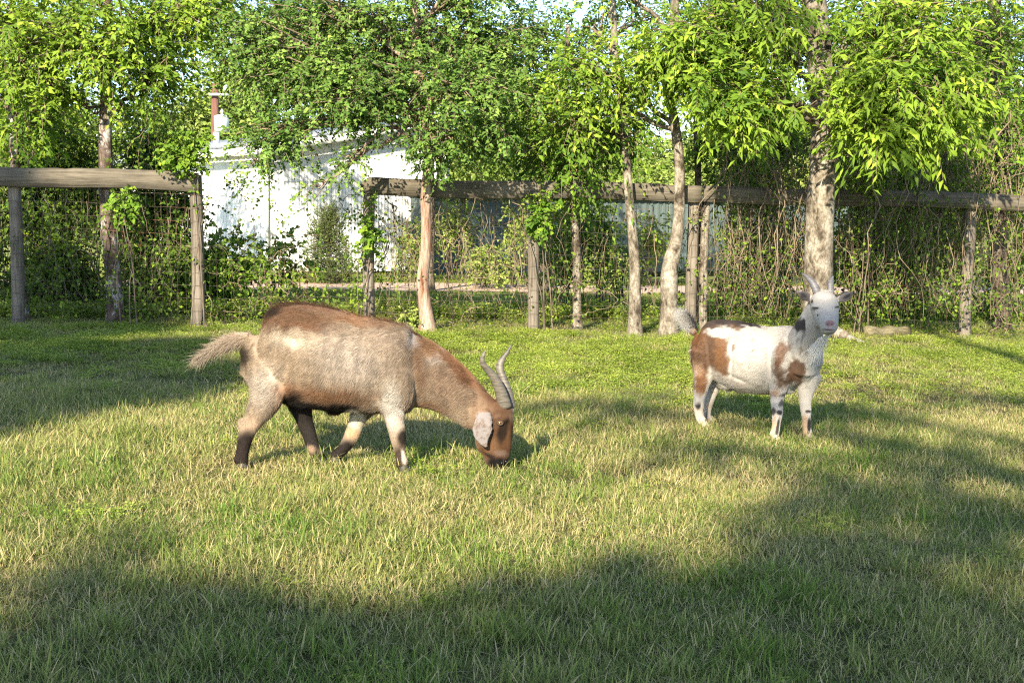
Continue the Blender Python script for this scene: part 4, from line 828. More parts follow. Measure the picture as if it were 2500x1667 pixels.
# ---- goat 1: grazing, brown and tan
K1 = 2.613
g1foot = G(980, 1152); D1 = g1foot[1] + 0.10
def c1(cx, cy, off=0.0): return P(450 + cx / K1, 700 + cy / K1, D1 + off)
U1 = D1 / FPX / K1
def goat1():
    root = empty('goat', [c1(860, 0)[0], D1, float(gz(c1(860, 0)[0], D1))], 'tan and brown grazing goat with lopped pale ear and long twisted horns', 'goat')
    mb = MB(); Yv = (0, 1, 0); u = U1
    # torso: x, top, bottom, half width (m)
    tor = [(425, 285, 480, .055), (455, 222, 600, .095), (520, 160, 680, .125), (600, 122, 715, .14), (700, 103, 755, .155), (850, 118, 782, .175), (1000, 160, 800, .180), (1100, 188, 802, .175), (1200, 202, 812, .165), (1300, 222, 815, .15), (1400, 262, 832, .135), (1470, 315, 790, .11)]
    add_loft(mb, [(c1(x, (t + b) / 2), (b - t) / 2 * u, w) for x, t, b, w in tor], Yv, 28)
    # neck and head
    add_loft(mb, [(c1(1340, 530), 270 * u, .12), (c1(1470, 545), 235 * u, .105), (c1(1570, 580), 205 * u, .092), (c1(1680, 640), 172 * u, .082), (c1(1780, 715), 150 * u, .075), (c1(1860, 785), 132 * u, .068), (c1(1930, 830), 120 * u, .062)], Yv, 24)
    add_loft(mb, [(c1(1985, 770), 98 * u, .060), (c1(2000, 840), 108 * u, .068), (c1(1998, 900), 100 * u, .064), (c1(1995, 965), 96 * u, .052), (c1(1990, 1030), 98 * u, .042), (c1(1990, 1090), 86 * u, .037), (c1(1999, 1130), 64 * u, .032), (c1(2006, 1152), 44 * u, .026)], Yv, 24)
    blob(mb, c1(1930, 985), (0.06, 0.035, 0.07)); blob(mb, c1(2040, 845, -.052), (.022, .014, .022)); blob(mb, c1(2040, 845, .052), (.022, .014, .022))
    blob(mb, c1(2060, 790), (.035, .035, .04)); blob(mb, c1(2030, 1118, -.018), (.02, .014, .022)); blob(mb, c1(2030, 1118, .018), (.02, .014, .022)); blob(mb, c1(2064, 850), (.028, .034, .07)); blob(mb, c1(1374, 955, -.1), (.024, .022, .03)); blob(mb, c1(1078, 945, .1), (.026, .022, .03)); blob(mb, c1(1372, 1095, -.1), (.018, .018, .02)); blob(mb, c1(846, 1085, .1), (.02, .018, .022))
    def leg(pts, off, wf=0.8, footoff=None):
        secs = []; n = len(pts)
        for i, (x, y, r) in enumerate(pts):
            o = off * (0.72 + 0.28 * min(1, i / 3)); p = c1(x, y, o)
            if i == n - 1: g_ = float(gz(p[0], p[1])); p = np.array([p[0], p[1], g_ + 0.035])
            secs.append((p, r * u, r * u * wf * (0.95 if i > 1 else (0.42, 0.66)[i])))
        add_loft(mb, secs, Yv, 16); return secs[-1][0]
    feet = [leg([(560, 500, 150), (550, 620, 128), (525, 720, 98), (478, 800, 76), (425, 872, 58), (398, 930, 52), (382, 1000, 43), (368, 1060, 40), (360, 1110, 46)], -0.105),
            leg([(700, 600, 110), (735, 720, 88), (752, 800, 62), (772, 870, 52), (800, 950, 46), (822, 1020, 42), (846, 1080, 42), (868, 1120, 44)], 0.105),
            leg([(1290, 640, 105), (1180, 740, 78), (1120, 810, 60), (1092, 880, 50), (1072, 950, 52), (1030, 1010, 38), (990, 1060, 34), (955, 1105, 38)], 0.10),
            leg([(1340, 540, 150), (1335, 660, 115), (1330, 760, 82), (1342, 850, 60), (1358, 925, 54), (1368, 985, 50), (1374, 1040, 34), (1382, 1090, 34), (1392, 1140, 42)], -0.10)]
    blob(mb, c1(368, 880, -.1), (.022, .02, .035)); blob(mb, c1(1350, 620, -.085), (.10, .07, .15)); blob(mb, c1(560, 520, -.068), (.13, .062, .17))
    # tail core
    add_loft(mb, [(c1(425, 330), 36 * u, .024), (c1(360, 330), 30 * u, .018), (c1(290, 345), 24 * u, .013), (c1(220, 372), 16 * u, .009)], Yv, 12)
    # sheath tuft under the belly
    blob(mb, c1(965, 775), (.05, .03, .03))
    # ears, hanging
    for sgn in (-1, 1):
        add_loft(mb, [(c1(1915, 790, sgn * .064), 30 * u, .012), (c1(1915, 840, sgn * .078), 56 * u, .008), (c1(1903, 890, sgn * .085), 68 * u, .008), (c1(1898, 940, sgn * .085), 62 * u, .007), (c1(1908, 985, sgn * .083), 40 * u, .006), (c1(1926, 1022, sgn * .080), 12 * u, .006)], (0, 1, 0.0), 16)
    me = remesh(mb, 'body', 0.0062, 5)
    displace(me, K1, 450, 700, [(690, 350, 70, 55, 10, -.020), (560, 270, 60, 40, -20, .014), (650, 560, 36, 150, 18, -.011), (1470, 520, 44, 190, -6, -.010), (1370, 440, 80, 170, -10, .012), (1230, 640, 36, 120, 12, -.010), (430, 420, 26, 90, 0, .010), (1000, 640, 190, 90, 0, .012), (1330, 700, 60, 90, 0, .008), (2030, 960, 22, 70, 0, -.006), (2040, 850, 24, 16, 0, .006)],
             lambda x, y: .0035 * np.sin((x + y * .25) / 17.0) * np.exp(-((x - 1060) / 170) ** 2 - ((y - 470) / 170) ** 2))
    V = get_co(me)
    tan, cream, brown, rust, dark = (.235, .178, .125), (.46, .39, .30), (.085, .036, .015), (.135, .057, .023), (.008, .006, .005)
    B = [(720, 200, 300, 110, 8, .5, brown, .80), (1150, 215, 250, 46, 8, .6, (.20, .10, .05), .75), (560, 150, 150, 48, -28, .6, dark, .9), (500, 215, 80, 60, -40, .7, brown, .6), (790, 262, 110, 26, 12, .7, (.13, .06, .03), .7), (700, 335, 180, 70, 8, .8, cream, .75),
         (880, 130, 210, 26, 12, .6, (.13, .06, .035), .7), (1060, 470, 300, 190, 20, .9, (.35, .31, .27), .55), (1300, 330, 170, 90, 30, .9, (.24, .19, .15), .6), (1500, 480, 62, 250, -8, .8, brown, .7), (1480, 330, 60, 60, 0, .8, (.46, .43, .41), .7),
         (1700, 600, 240, 170, 35, .8, (.16, .10, .065), .6), (1620, 450, 60, 50, 0, .8, (.40, .36, .33), .5), (1560, 780, 170, 60, 10, .8, rust, .6), (1760, 520, 300, 46, 44, .6, (.15, .07, .035), .85), (1560, 380, 120, 45, 44, .6, (.22, .11, .05), .7),
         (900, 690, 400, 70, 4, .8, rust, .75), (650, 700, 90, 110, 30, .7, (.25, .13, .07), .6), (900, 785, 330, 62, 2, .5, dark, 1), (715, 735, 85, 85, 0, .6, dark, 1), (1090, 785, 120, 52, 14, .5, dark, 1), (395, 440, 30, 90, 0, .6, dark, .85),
         (520, 640, 110, 170, 10, .8, (.45, .40, .34), .6), (1325, 770, 90, 190, 0, .7, (.46, .43, .38), .8), (1250, 820, 40, 60, 0, .7, rust, .6), (430, 880, 60, 60, 0, .7, (.40, .28, .20), .6)]
    LEG = [(380, 1060, 95, 165, 12, .35, (.020, .014, .012), 1), (620, 770, 60, 22, -35, .6, (.10, .05, .03), .8), (785, 900, 110, 190, -20, .3, (.022, .018, .016), 1), (870, 1130, 120, 90, 0, .4, dark, 1), (805, 1035, 40, 30, 0, .6, (.30, .20, .14), .8),
           (1110, 850, 70, 80, 0, .5, (.48, .43, .34), 1), (1075, 935, 58, 40, 0, .6, (.42, .28, .17), .9), (1000, 1060, 110, 75, -40, .35, (.018, .014, .012), 1), (1395, 960, 38, 60, 0, .5, dark, .95), (1380, 1110, 60, 120, 0, .5, (.035, .022, .017), .95), (1402, 1085, 14, 60, -10, .6, (.55, .46, .38), .9)]
    HEAD = [(1990, 960, 150, 220, 0, .35, (.062, .028, .012), .97), (1960, 930, 60, 120, 10, .8, (.06, .032, .018), .8), (1990, 720, 130, 80, 30, .7, (.075, .032, .015), .85), (1890, 830, 90, 170, 0, .7, (.16, .09, .05), .6), (2028, 925, 34, 105, 18, .4, (.016, .010, .007), .95), (1960, 1010, 60, 60, 0, .7, (.15, .08, .04), .6), (2072, 960, 20, 90, 0, .7, (.12, .06, .03), .7), (1998, 820, 30, 18, -30, .7, (.14, .09, .06), .5),
            (2050, 795, 60, 34, 0, .7, (.07, .035, .018), .8), (2020, 1062, 60, 22, 10, .7, (.14, .10, .08), .6), (2010, 1128, 92, 46, 5, .4, (.006, .005, .005), 1), (1950, 1080, 46, 16, 25, .5, (.02, .012, .01), .9), (1955, 1090, 40, 10, 30, .6, dark, .8), (2106, 820, 12, 60, 0, .6, (.40, .38, .36), .7)]
    def colour(Vv):
        px, py = proj(Vv); cx, cy = (px - 450) * K1, (py - 700) * K1
        n1 = vnoise(Vv * 28, 1); n2 = vnoise(Vv * 28 + 9, 2); n3 = vnoise(Vv * 9, 3)
        nz = (n1 * 26, n2 * 20); c = paint(cx, cy, B, tan, nz); c *= (1 + 0.16 * n3 + 0.12 * vnoise(Vv * np.array([60, 60, 25]), 4))[:, None]
        q = cx < 1500; cl = paint(cx, cy, LEG, (0, 0, 0), (n1 * 10, n2 * 10)); al = paint(cx, cy, [(*b[:6], (1, 1, 1), b[7]) for b in LEG], (0, 0, 0), (n1 * 10, n2 * 10))[:, :1]
        c = c * (1 - al) + cl
        ch = paint(cx, cy, HEAD, (0, 0, 0), (n1 * 6, n2 * 6)); ah = paint(cx, cy, [(*b[:6], (1, 1, 1), b[7]) for b in HEAD], (0, 0, 0), (n1 * 6, n2 * 6))[:, :1]; c = np.where(cx[:, None] > 1700, c * (1 - ah) + ch, c)
        ear = (cx > 1830) & (cx < 1985) & (cy > 800) & (cy < 1040) & (np.abs(Vv[:, 1] - D1) > 0.069); ec = np.array([.20, .178, .172]) * (1 + 0.08 * vnoise(Vv * 90, 5))[:, None] ; mx_ = sm(vnoise(Vv * 60, 6) * .6 + vnoise(Vv * 200, 7) * .5, 0, .5)[:, None]; ec = ec * (1 - mx_) + np.array([.13, .095, .075]) * mx_
        c = np.where(ear[:, None], ec, c)
        return np.clip(c, .004, .85), cx, cy
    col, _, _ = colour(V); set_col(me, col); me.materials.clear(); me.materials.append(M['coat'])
    body = bpy.data.objects.new('body', me); COL.objects.link(body); adopt(body, root)
    # fur
    n = 170000; p, nn = surf_samples(me, n); px_, py_ = proj(p); kx, ky = (px_ - 450) * K1, (py_ - 700) * K1; kp = ~((kx > 1830) & (kx < 1985) & (ky > 790) & (ky < 1045) & (np.abs(p[:, 1] - D1) > 0.069)) | (rng.random(n) < .12); p, nn = p[kp], nn[kp]; n = len(p); hc, cx, cy = colour(p)
    d = np.tile(np.array([-1.0, 0, -0.45]), (n, 1)); nk = sm(cx, 1350, 1600)[:, None]; d = d * (1 - nk) + np.array([-0.75, 0, -0.35]) * nk
    lg = sm(cy, 760, 860)[:, None] * (cx < 1500)[:, None]; d = d * (1 - lg) + np.array([-0.1, 0, -1.0]) * lg; fl_ = (np.exp(-((cx - 1150) / 350) ** 2 - ((cy - 600) / 150) ** 2))[:, None]; d = d + np.array([0, 0, -0.7]) * fl_
    hd = (cx > 1880)[:, None]; d = np.where(hd, np.array([0.1, 0, 0.8]), d)
    sw = np.stack([vnoise(p * 7, 11), vnoise(p * 7, 12), vnoise(p * 7, 13)], 1) * 0.55 + rng.normal(size=(n, 3)) * 0.07; d = norm(d + sw); d = norm(d - nn * (d * nn).sum(1, keepdims=True) + nn * 0.09)
    ln = np.full(n, 0.028); ln = np.where(nn[:, 2] > 0.75, 0.034, ln); ln = np.where((nn[:, 2] < -0.5) & (cx < 1400), 0.04, ln); ln = ln * (1 - 0.62 * lg[:, 0]); ln = np.where(cx > 1880, 0.008, ln); ln = np.where((cx > 1830) & (cy > 760), 0.007, ln)
    ln *= rng.uniform(0.6, 1.3, n); hc = hc * (rng.lognormal(0.0, 0.09, n) * (1.0 + 0.30 * vnoise(p * np.array([70, 70, 26]), 41)))[:, None]
    hair_obj('fur', p, d, ln, 0.0005, np.clip(hc, 0.003, .9), body, 0.05, 0.03)
    # mane and spine ridge
    top = np.array([(560, 128), (650, 108), (740, 100), (830, 112), (900, 120), (960, 135), (1050, 165), (1150, 190), (1300, 210), (1400, 240), (1500, 300), (1600, 385), (1700, 450), (1780, 520), (1860, 600), (1930, 660)]); q = rng.uniform(0, len(top) - 1.001, 3600); i = q.astype(int); f = (q - i)[:, None]
    cc = top[i] * (1 - f) + top[i + 1] * f; rt = np.array([c1(a, b + 12, rng.normal() * 0.016) for a, b in cc]); dd = norm(np.array([-0.8, 0, 0.55]) + rng.normal(size=(len(rt), 3)) * 0.3)
    cm = np.where((cc[:, :1] < 1000), np.array([.045, .024, .014]), np.array([.08, .04, .02])) * rng.lognormal(0, .35, (len(rt), 1)); hair_obj('mane', rt, dd, rng.uniform(.02, .05, len(rt)) * np.where(cc[:, 0] > 1450, 1.15, 1), 0.0006, cm, body, 0.2, 0.1)
    # tail hair
    n = 5200; tp = np.array([(410, 325), (350, 325), (290, 345), (215, 378), (130, 435)]); q = rng.random(n) ** 0.8 * 3.99; i = np.minimum(q.astype(int), 3); f = (q - i)[:, None]; cc = tp[i] * (1 - f) + tp[i + 1] * f
    rr = np.interp(q, [0, 1.6, 4], [34, 36, 7]); an = rng.uniform(0, 2 * PI, n); rt = np.array([c1(a, b + r * math.sin(t_), r * u * math.cos(t_)) for (a, b), r, t_ in zip(cc, rr, an)])
    dd = norm(np.stack([np.full(n, -1.0), np.zeros(n), np.interp(q, [0, 4], [-0.2, -0.6])], 1) + rng.normal(size=(n, 3)) * 0.13); w_ = rng.random(n); dk = np.clip(q / 4 + (rng.random(n) - .5) * .9, 0, 1)[:, None]
    cm = np.array([.34, .26, .19]) * (1 - dk) + np.where((rng.random(n) < .42)[:, None], np.array([.018, .013, .011]), np.array([.40, .33, .25])) * dk; hair_obj('tail_hair', rt, dd, rng.uniform(.04, .085, n), 0.0006, cm, body, 0.28, 0.2)
    # horns
    def horn(pts, nm):
        mb = MB(); secs = [(c1(x, y, o), r * u, r * u * f_) for x, y, o, r, f_ in pts]; V_, F_, k_, m_ = loft(secs, (0.25, 1, 0), 14)
        C_ = V_.reshape(m_, k_, 3); cen = C_.mean(1, keepdims=True); C_ = cen + (C_ - cen) * (1 + 0.02 * np.sin(np.arange(m_) * 1.9))[:, None, None]
        mb.add(C_.reshape(-1, 3), F_); mb.F.setdefault(k_, []).append(np.array([list(range(k_))[::-1], [(m_ - 1) * k_ + x for x in range(k_)]])); mb.build(nm, M['horn1'], root, True)
    horn([(2045, 765, -.03, 46, .7), (2030, 710, -.034, 42, .7), (2012, 650, -.04, 37, .7), (1985, 590, -.048, 31, .7), (1950, 545, -.056, 25, .7), (1915, 510, -.066, 21, .7), (1896, 478, -.075, 19, .6), (1903, 440, -.08, 13, .5), (1925, 402, -.082, 3, .6)], 'horn')
    horn([(2072, 765, .03, 44, .7), (2068, 700, .034, 36, .7), (2052, 640, .04, 31, .7), (2030, 580, .05, 27, .7), (2012, 530, .058, 27, .6), (2012, 490, .066, 25, .55), (2040, 445, .075, 16, .6), (2070, 405, .08, 11, .6), (2090, 362, .082, 3, .6)], 'horn')
    # eyes
    for sgn in (-1, 1):
        e = c1(2014, 868, sgn * .0665); mb = MB(); blob(mb, e, (.0135, .009, .0105)); ey = mb.build('eye', M['eye_amber'], root, True)
        mb = MB(); blob(mb, e + [0, sgn * .0066, 0], (.009, .003, .0036)); mb.build('pupil', M['pupil'], ey, True)
        mb = MB(); a_ = np.linspace(0, 2 * PI, 22); pt = np.stack([e[0] + .0155 * np.cos(a_), np.full(22, e[1] + sgn * .003), e[2] + .0105 * np.sin(a_) + 0.001], 1); tubes(mb, pt, np.full(22, .0036), 6, closed=False); mb.build('eyelid', M['lid'], ey, True)
        nb = c1(2052, 1118, sgn * .024); mb = MB(); blob(mb, nb, (.005, .004, .008)); mb.build('nostril', M['pupil'], root, True)
    for f_ in feet:
        mb = MB()
        for sgn in (-1, 1): secs = [(f_ + [0.0, sgn * .011, .0], .020, .011), (f_ + [.008, sgn * .012, -.018], .025, .0125), (f_ + [.014, sgn * .012, -.034], .028, .013)]; add_loft(mb, secs, (0, 1, 0), 10)
        mb.build('hoof', M['hoof'], root, True)
goat1(); print('goat1', time.time() - T0)

# ---- goat 2: standing, white with brown patches
K2 = 3.136
fr = G(1600 + 905 / K2, 630 + 1392 / K2); D2 = fr[1]
def c2(cx, cy, Y): return P(1600 + cx / K2, 630 + cy / K2, Y)
def goat2():
    A2 = R_(33); H = np.array([math.cos(A2), -math.sin(A2), 0]); Lf = np.array([math.sin(A2), math.cos(A2), 0]); Z = np.array([0, 0, 1.0])
    Yb = lambda x: D2 + 0.12 + (1080 - x) / 1310 * math.tan(A2); u = D2 / FPX / K2
    root = empty('goat', [c2(700, 0, Yb(700))[0], Yb(700), float(gz(2, 7.5))], 'white goat with brown patches and grey horns standing and facing the camera', 'goat')
    mb = MB()
    tor = [(318, 560, 760, .05), (345, 512, 840, .10), (400, 478, 890, .128), (480, 462, 925, .14), (580, 468, 985, .155), (700, 496, 1035, .17), (850, 524, 1050, .175), (960, 520, 1045, .162), (1060, 512, 1040, .14), (1130, 560, 1035, .12), (1180, 660, 1010, .09)]
    add_loft(mb, [(c2(x, (t + b) / 2, Yb(x)), (b - t) / 2 * u * (Yb(x) / D2), w) for x, t, b, w in tor], Lf, 28)
    nk = [(1090, 800, 7.0, 190, .12), (1120, 690, 0, 150, .105), (1160, 590, 0, 128, .088), (1200, 500, 0, 108, .076), (1235, 420, 0, 96, .068), (1262, 345, 0, 84, .06)]
    yn = [Yb(1090), Yb(1120) - .03, Yb(1160) - .07, Yb(1200) - .10, Yb(1235) - .12, Yb(1262) - .14]
    sd = norm(np.array([math.sin(A2) * .4 + .9, math.cos(A2) * .4, 0]))
    add_loft(mb, [(c2(x, y, Yq), r * u * 1.0, w) for (x, y, _, r, w), Yq in zip(nk, yn)], norm(Lf * 0.6 + np.array([.8, 0, 0])), 24)
    # head: from poll to muzzle, facing the camera
    Yh = yn[-1]; X = norm(np.array([1.0, 0.10, 0]))
    hp = [(1290, 298, 0, .052, .066), (1292, 330, -.02, .070, .080), (1298, 385, -.05, .076, .080), (1306, 430, -.085, .071, .072), (1318, 475, -.12, .062, .063), (1328, 515, -.148, .053, .053), (1332, 548, -.16, .042, .046)]
    add_loft(mb, [(c2(x, y, Yh + o), a, b) for x, y, o, a, b in hp], X, 24)
    def hpnt(x, y, o): return c2(x, y, Yh + o)
    blob(mb, hpnt(1320, 555, -.115), (.040, .035, .026)); blob(mb, hpnt(1260, 470, -.03), (.04, .05, .05)); blob(mb, hpnt(1338, 500, -.175), (.026, .016, .018)); blob(mb, hpnt(1290, 280, .0), (.055, .045, .026))
    blob(mb, hpnt(1218, 372, -.085), (.022, .02, .016)); blob(mb, hpnt(1384, 366, -.075), (.018, .02, .016))
    # ears
    fw = norm(np.array([0.1, -1, 0.1]))
    earL = [(1205, 312, .01, 22, .012), (1170, 302, -.005, 34, .007), (1140, 290, -.01, 42, .006), (1115, 276, -.012, 34, .005), (1103, 265, -.012, 14, .004)]
    earR = [(1392, 318, .01, 20, .012), (1425, 312, -.005, 34, .007), (1462, 296, -.008, 36, .006), (1495, 276, -.01, 26, .005), (1512, 262, -.01, 10, .004)]
    for E in (earL, earR): add_loft(mb, [(hpnt(x, y, o), r * u, w) for x, y, o, r, w in E], fw, 14)
    def leg(pts, Ys, wf=0.85, flip=1):
        secs = [(c2(x, y, Yq), r * u, r * u * wf) for (x, y, r), Yq in zip(pts, Ys)]; p = secs[-1][0]; p = np.array([p[0], p[1], float(gz(p[0], p[1])) + 0.03]); secs[-1] = (p, secs[-1][1], secs[-1][2]); add_loft(mb, secs, norm(Lf * .5 + np.array([0, 1, 0])), 16); return p
    Yfr, Yfl = D2, D2 + .06; Yhr = Yb(380) - .10; Yhl = Yb(380) + .07
    feet = [leg([(960, 820, 130), (945, 940, 92), (938, 1010, 66), (932, 1080, 53), (932, 1140, 46), (935, 1190, 44), (928, 1250, 34), (920, 1320, 31), (908, 1395, 38)], np.linspace(Yb(960) - .08, Yfr, 9)),
            leg([(1170, 900, 110), (1158, 990, 74), (1148, 1060, 54), (1148, 1120, 45), (1154, 1175, 42), (1156, 1230, 34), (1158, 1310, 31), (1168, 1395, 38)], np.linspace(Yb(1150) + .02, Yfl, 8)),
            leg([(400, 720, 150), (388, 820, 120), (372, 900, 82), (352, 980, 62), (340, 1050, 48), (330, 1115, 46), (332, 1180, 36), (345, 1240, 34), (362, 1300, 38)], np.linspace(Yb(400) - .07, Yhr, 9), 0.8),
            leg([(450, 800, 90), (465, 900, 70), (455, 970, 52), (432, 1040, 42), (405, 1110, 40), (395, 1180, 32), (398, 1240, 30), (412, 1300, 36)], np.linspace(Yb(440) + .05, Yhl, 8), 0.8)]
    blob(mb, c2(990, 800, Yb(990) - .10), (.09, .07, .13)); blob(mb, c2(420, 740, Yb(420) - .08), (.10, .07, .14))
    blob(mb, c2(560, 950, Yb(560)), (.07, .07, .05))
    add_loft(mb, [(c2(300, 570, Yb(300)), .022, .02), (c2(262, 530, Yb(270)), .018, .018), (c2(240, 480, Yb(240)), .014, .014), (c2(222, 440, Yb(230)), .008, .008)], Lf, 12)
    me = remesh(mb, 'body', 0.0055, 4)
    displace(me, K2, 1600, 630, [(560, 640, 70, 60, 0, -.014), (575, 850, 22, 130, 4, -.012), (880, 850, 22, 150, 4, -.012), (960, 720, 60, 130, 10, .010), (420, 560, 60, 40, 0, .012), (1040, 930, 80, 70, 0, .008), (640, 930, 120, 16, 24, -.008), (1130, 880, 22, 120, 0, -.008), (1240, 640, 16, 120, 12, -.005)])
    V = get_co(me)
    W_, br, bk, og = (.42, .385, .335), (.085, .043, .022), (.016, .014, .016), (.17, .075, .028)
    B = [(255, 530, 48, 90, 0, .5, (.5, .48, .45), .95), (275, 500, 18, 60, -10, .5, bk, .9), (400, 690, 175, 210, 12, .22, br, .97), (330, 600, 90, 110, 0, .9, og, .6), (400, 640, 60, 150, 10, .9, (.075, .045, .028), .7), (510, 790, 62, 130, -5, .3, (.15, .075, .035), .95), (510, 630, 50, 60, -20, .4, (.16, .085, .045), .9), (480, 570, 110, 32, 8, .35, W_, .95), (570, 700, 26, 60, 10, .5, W_, .9), (600, 690, 16, 34, 20, .4, br, .7),
         (430, 480, 170, 62, -6, .5, (.05, .035, .028), .95), (600, 492, 190, 38, 6, .4, (.035, .026, .024), .97), (760, 510, 110, 16, 10, .5, bk, .9), (620, 530, 60, 20, 10, .4, br, .8), (350, 950, 55, 110, 8, .35, og, .95), (420, 900, 34, 80, 10, .6, W_, .8), (320, 850, 60, 60, 0, .7, (.45, .30, .2), .6),
         (235, 700, 40, 160, -4, .5, (.56, .5, .43), .9), (265, 830, 26, 60, 0, .6, (.22, .2, .2), .5),
         (1110, 510, 66, 62, -30, .4, bk, .95), (1150, 560, 30, 60, 20, .6, br, .7), (985, 520, 60, 12, 0, .6, (.2, .2, .2), .6), (955, 745, 42, 120, 12, .35, (.22, .13, .085), .95), (1000, 700, 22, 60, 25, .5, (.2, .12, .08), .85), (1085, 870, 72, 110, -12, .3, br, .95), (985, 920, 80, 90, 20, .4, br, .9), (1020, 780, 24, 60, 30, .6, W_, .8), (1000, 900, 14, 40, 15, .5, W_, .6), (1050, 960, 40, 18, -20, .6, W_, .6), (930, 830, 34, 90, 0, .5, br, .8),
         (915, 1060, 50, 70, 0, .4, (.32, .2, .12), .9), (975, 1080, 22, 40, 20, .4, bk, .9), (750, 615, 22, 12, 0, .6, br, .4), (755, 705, 20, 10, -30, .6, br, .55), (640, 815, 26, 20, 0, .6, br, .35), (640, 960, 150, 30, 25, .7, (.4, .34, .3), .5), (800, 1050, 160, 20, 4, .7, (.40, .34, .28), .6),
         (1115, 700, 14, 40, 10, .5, br, .5), (1160, 720, 12, 34, -10, .5, br, .5), (1120, 620, 12, 34, 10, .5, br, .5), (1085, 640, 10, 30, 10, .5, br, .4), (1210, 670, 8, 14, 0, .5, br, .5)]
    LEG = [(318, 1115, 20, 38, 0, .4, bk, .95), (332, 1140, 22, 30, 0, .4, bk, .9), (340, 1200, 70, 80, 0, .3, (.50, .42, .34), .8), (330, 1120, 22, 40, 0, .4, bk, .95), (430, 1060, 60, 110, 20, .4, (.40, .31, .23), .8), (392, 1230, 14, 80, 5, .5, (.08, .06, .05), .7),
           (930, 1140, 60, 40, 0, .3, W_, .95), (905, 1170, 22, 34, 0, .4, bk, .9), (948, 1180, 28, 22, 0, .4, bk, .95), (965, 1110, 22, 34, 30, .5, bk, .8), (905, 1300, 24, 110, 5, .4, (.48, .32, .20), .9), (938, 1300, 16, 90, 8, .4, bk, .95), (1150, 1080, 70, 80, 0, .4, W_, .95), (1168, 1172, 28, 14, 0, .4, bk, .95), (1146, 1280, 34, 100, 0, .4, (.52, .34, .20), .9), (1176, 1285, 16, 75, 6, .4, bk, .95), (1178, 1378, 22, 14, 0, .5, W_, .9)]
    HEAD = [(1336, 500, 42, 28, 0, .4, (.24, .125, .12), .9), (1345, 530, 12, 16, 0, .5, (.5, .3, .3), .8), (1325, 549, 54, 8, 6, .6, (.10, .05, .05), .9), (1200, 332, 9, 18, 15, .4, (.06, .03, .02), .95), (1215, 397, 8, 16, -5, .4, (.08, .04, .025), .95), (1244, 438, 7, 10, 0, .4, bk, .95), (1238, 392, 5, 12, 0, .5, bk, .7),
            (1226, 382, 34, 10, 8, .6, (.04, .03, .03), .95), (1390, 374, 22, 10, -20, .6, (.05, .05, .05), .95), (1228, 400, 30, 20, 0, .9, (.45, .41, .38), .5), (1300, 300, 60, 22, 0, .9, (.60, .54, .46), .4), (1215, 250, 40, 12, 0, .6, (.3, .3, .3), .6), (1398, 300, 8, 30, -20, .6, (.1, .1, .1), .7), (1322, 509, 8, 4, 20, .5, (.06, .02, .02), .95), (1352, 508, 8, 4, -20, .5, (.06, .02, .02), .95)]
    EAR = [(1140, 295, 52, 42, 20, .5, (.06, .05, .05), .95), (1135, 285, 30, 16, 35, .5, (.02, .02, .02), .95), (1120, 300, 14, 7, 20, .5, (.02, .02, .02), .9), (1108, 265, 14, 20, 0, .5, (.05, .05, .05), .8), (1470, 292, 50, 28, -25, .6, (.06, .055, .055), .9), (1470, 292, 42, 13, -32, .5, (.02, .02, .02), .95), (1510, 265, 16, 14, 0, .5, (.05, .05, .05), .8)]
    def colour(Vv):
        px, py = proj(Vv); cx, cy = (px - 1600) * K2, (py - 630) * K2
        n1 = vnoise(Vv * 45, 21); n2 = vnoise(Vv * 45 + 5, 22); st = vnoise(Vv * np.array([130, 130, 30]), 23)
        c = paint(cx, cy, B, W_, (n1 * 18 + st * 8, n2 * 20)); c *= (1 + 0.06 * vnoise(Vv * 8, 24) + 0.06 * st)[:, None]
        isleg = cy > 1060; cl = paint(cx, cy, LEG, (.60, .53, .45), (n1 * 6, n2 * 6)); wl = np.where(cx < 500, sm(cy + n1 * 14, 1085, 1135), sm(cy + n1 * 14, 1050, 1095))[:, None]; c = c * (1 - wl) + cl * wl
        hd = (Vv[:, 1] < Yh + .06) & (cx > 1150) & (cy < 600); ch = paint(cx, cy, HEAD, (.36, .335, .30), (n1 * 2, n2 * 2)); c = np.where(hd[:, None], ch, c)
        er = ((cx < 1185) & (cx > 1080) & (cy < 360) & (cy > 240)) | ((cx > 1408) & (cy < 360)); ce = paint(cx, cy, EAR, (.11, .10, .10), (n1 * 2, n2 * 2)); c = np.where(er[:, None], ce, c)
        return np.clip(c, .004, .88), cx, cy
    col, _, _ = colour(V); set_col(me, col); me.materials.clear(); me.materials.append(M['coat']); body = bpy.data.objects.new('body', me); COL.objects.link(body); adopt(body, root)
    n = 100000; p, nn = surf_samples(me, n); px_, py_ = proj(p); kp = ~((p[:, 1] < Yh + .06) & ((px_ - 1600) * K2 > 1080) & ((py_ - 630) * K2 < 600)) | (rng.random(n) < .35); p, nn = p[kp], nn[kp]; n = len(p); px_, py_ = proj(p); kp = ~(((px_ - 1600) * K2 > 1060) & ((py_ - 630) * K2 < 1060)) | (rng.random(n) < .3); p, nn = p[kp], nn[kp]; n = len(p); hc, cx, cy = colour(p); d = np.tile(-H + np.array([0, 0, -0.5]), (n, 1)); nkm = ((cy < 760) & (cx > 1080))[:, None]; d = np.where(nkm, np.array([-.3, 0.3, -0.9]), d); lg = (cy > 1000)[:, None]; d = np.where(lg, np.array([0, 0, -1.0]), d)
    hm = ((p[:, 1] < Yh + .06) & (cx > 1080) & (cy < 600)); d = np.where(hm[:, None], np.array([0, .3, .6]), d)
    d = norm(d + np.stack([vnoise(p * 8, 31), vnoise(p * 8, 32), vnoise(p * 8, 33)], 1) * .35 + rng.normal(size=(n, 3)) * .05); d = norm(d - nn * (d * nn).sum(1, keepdims=True) + nn * .06)
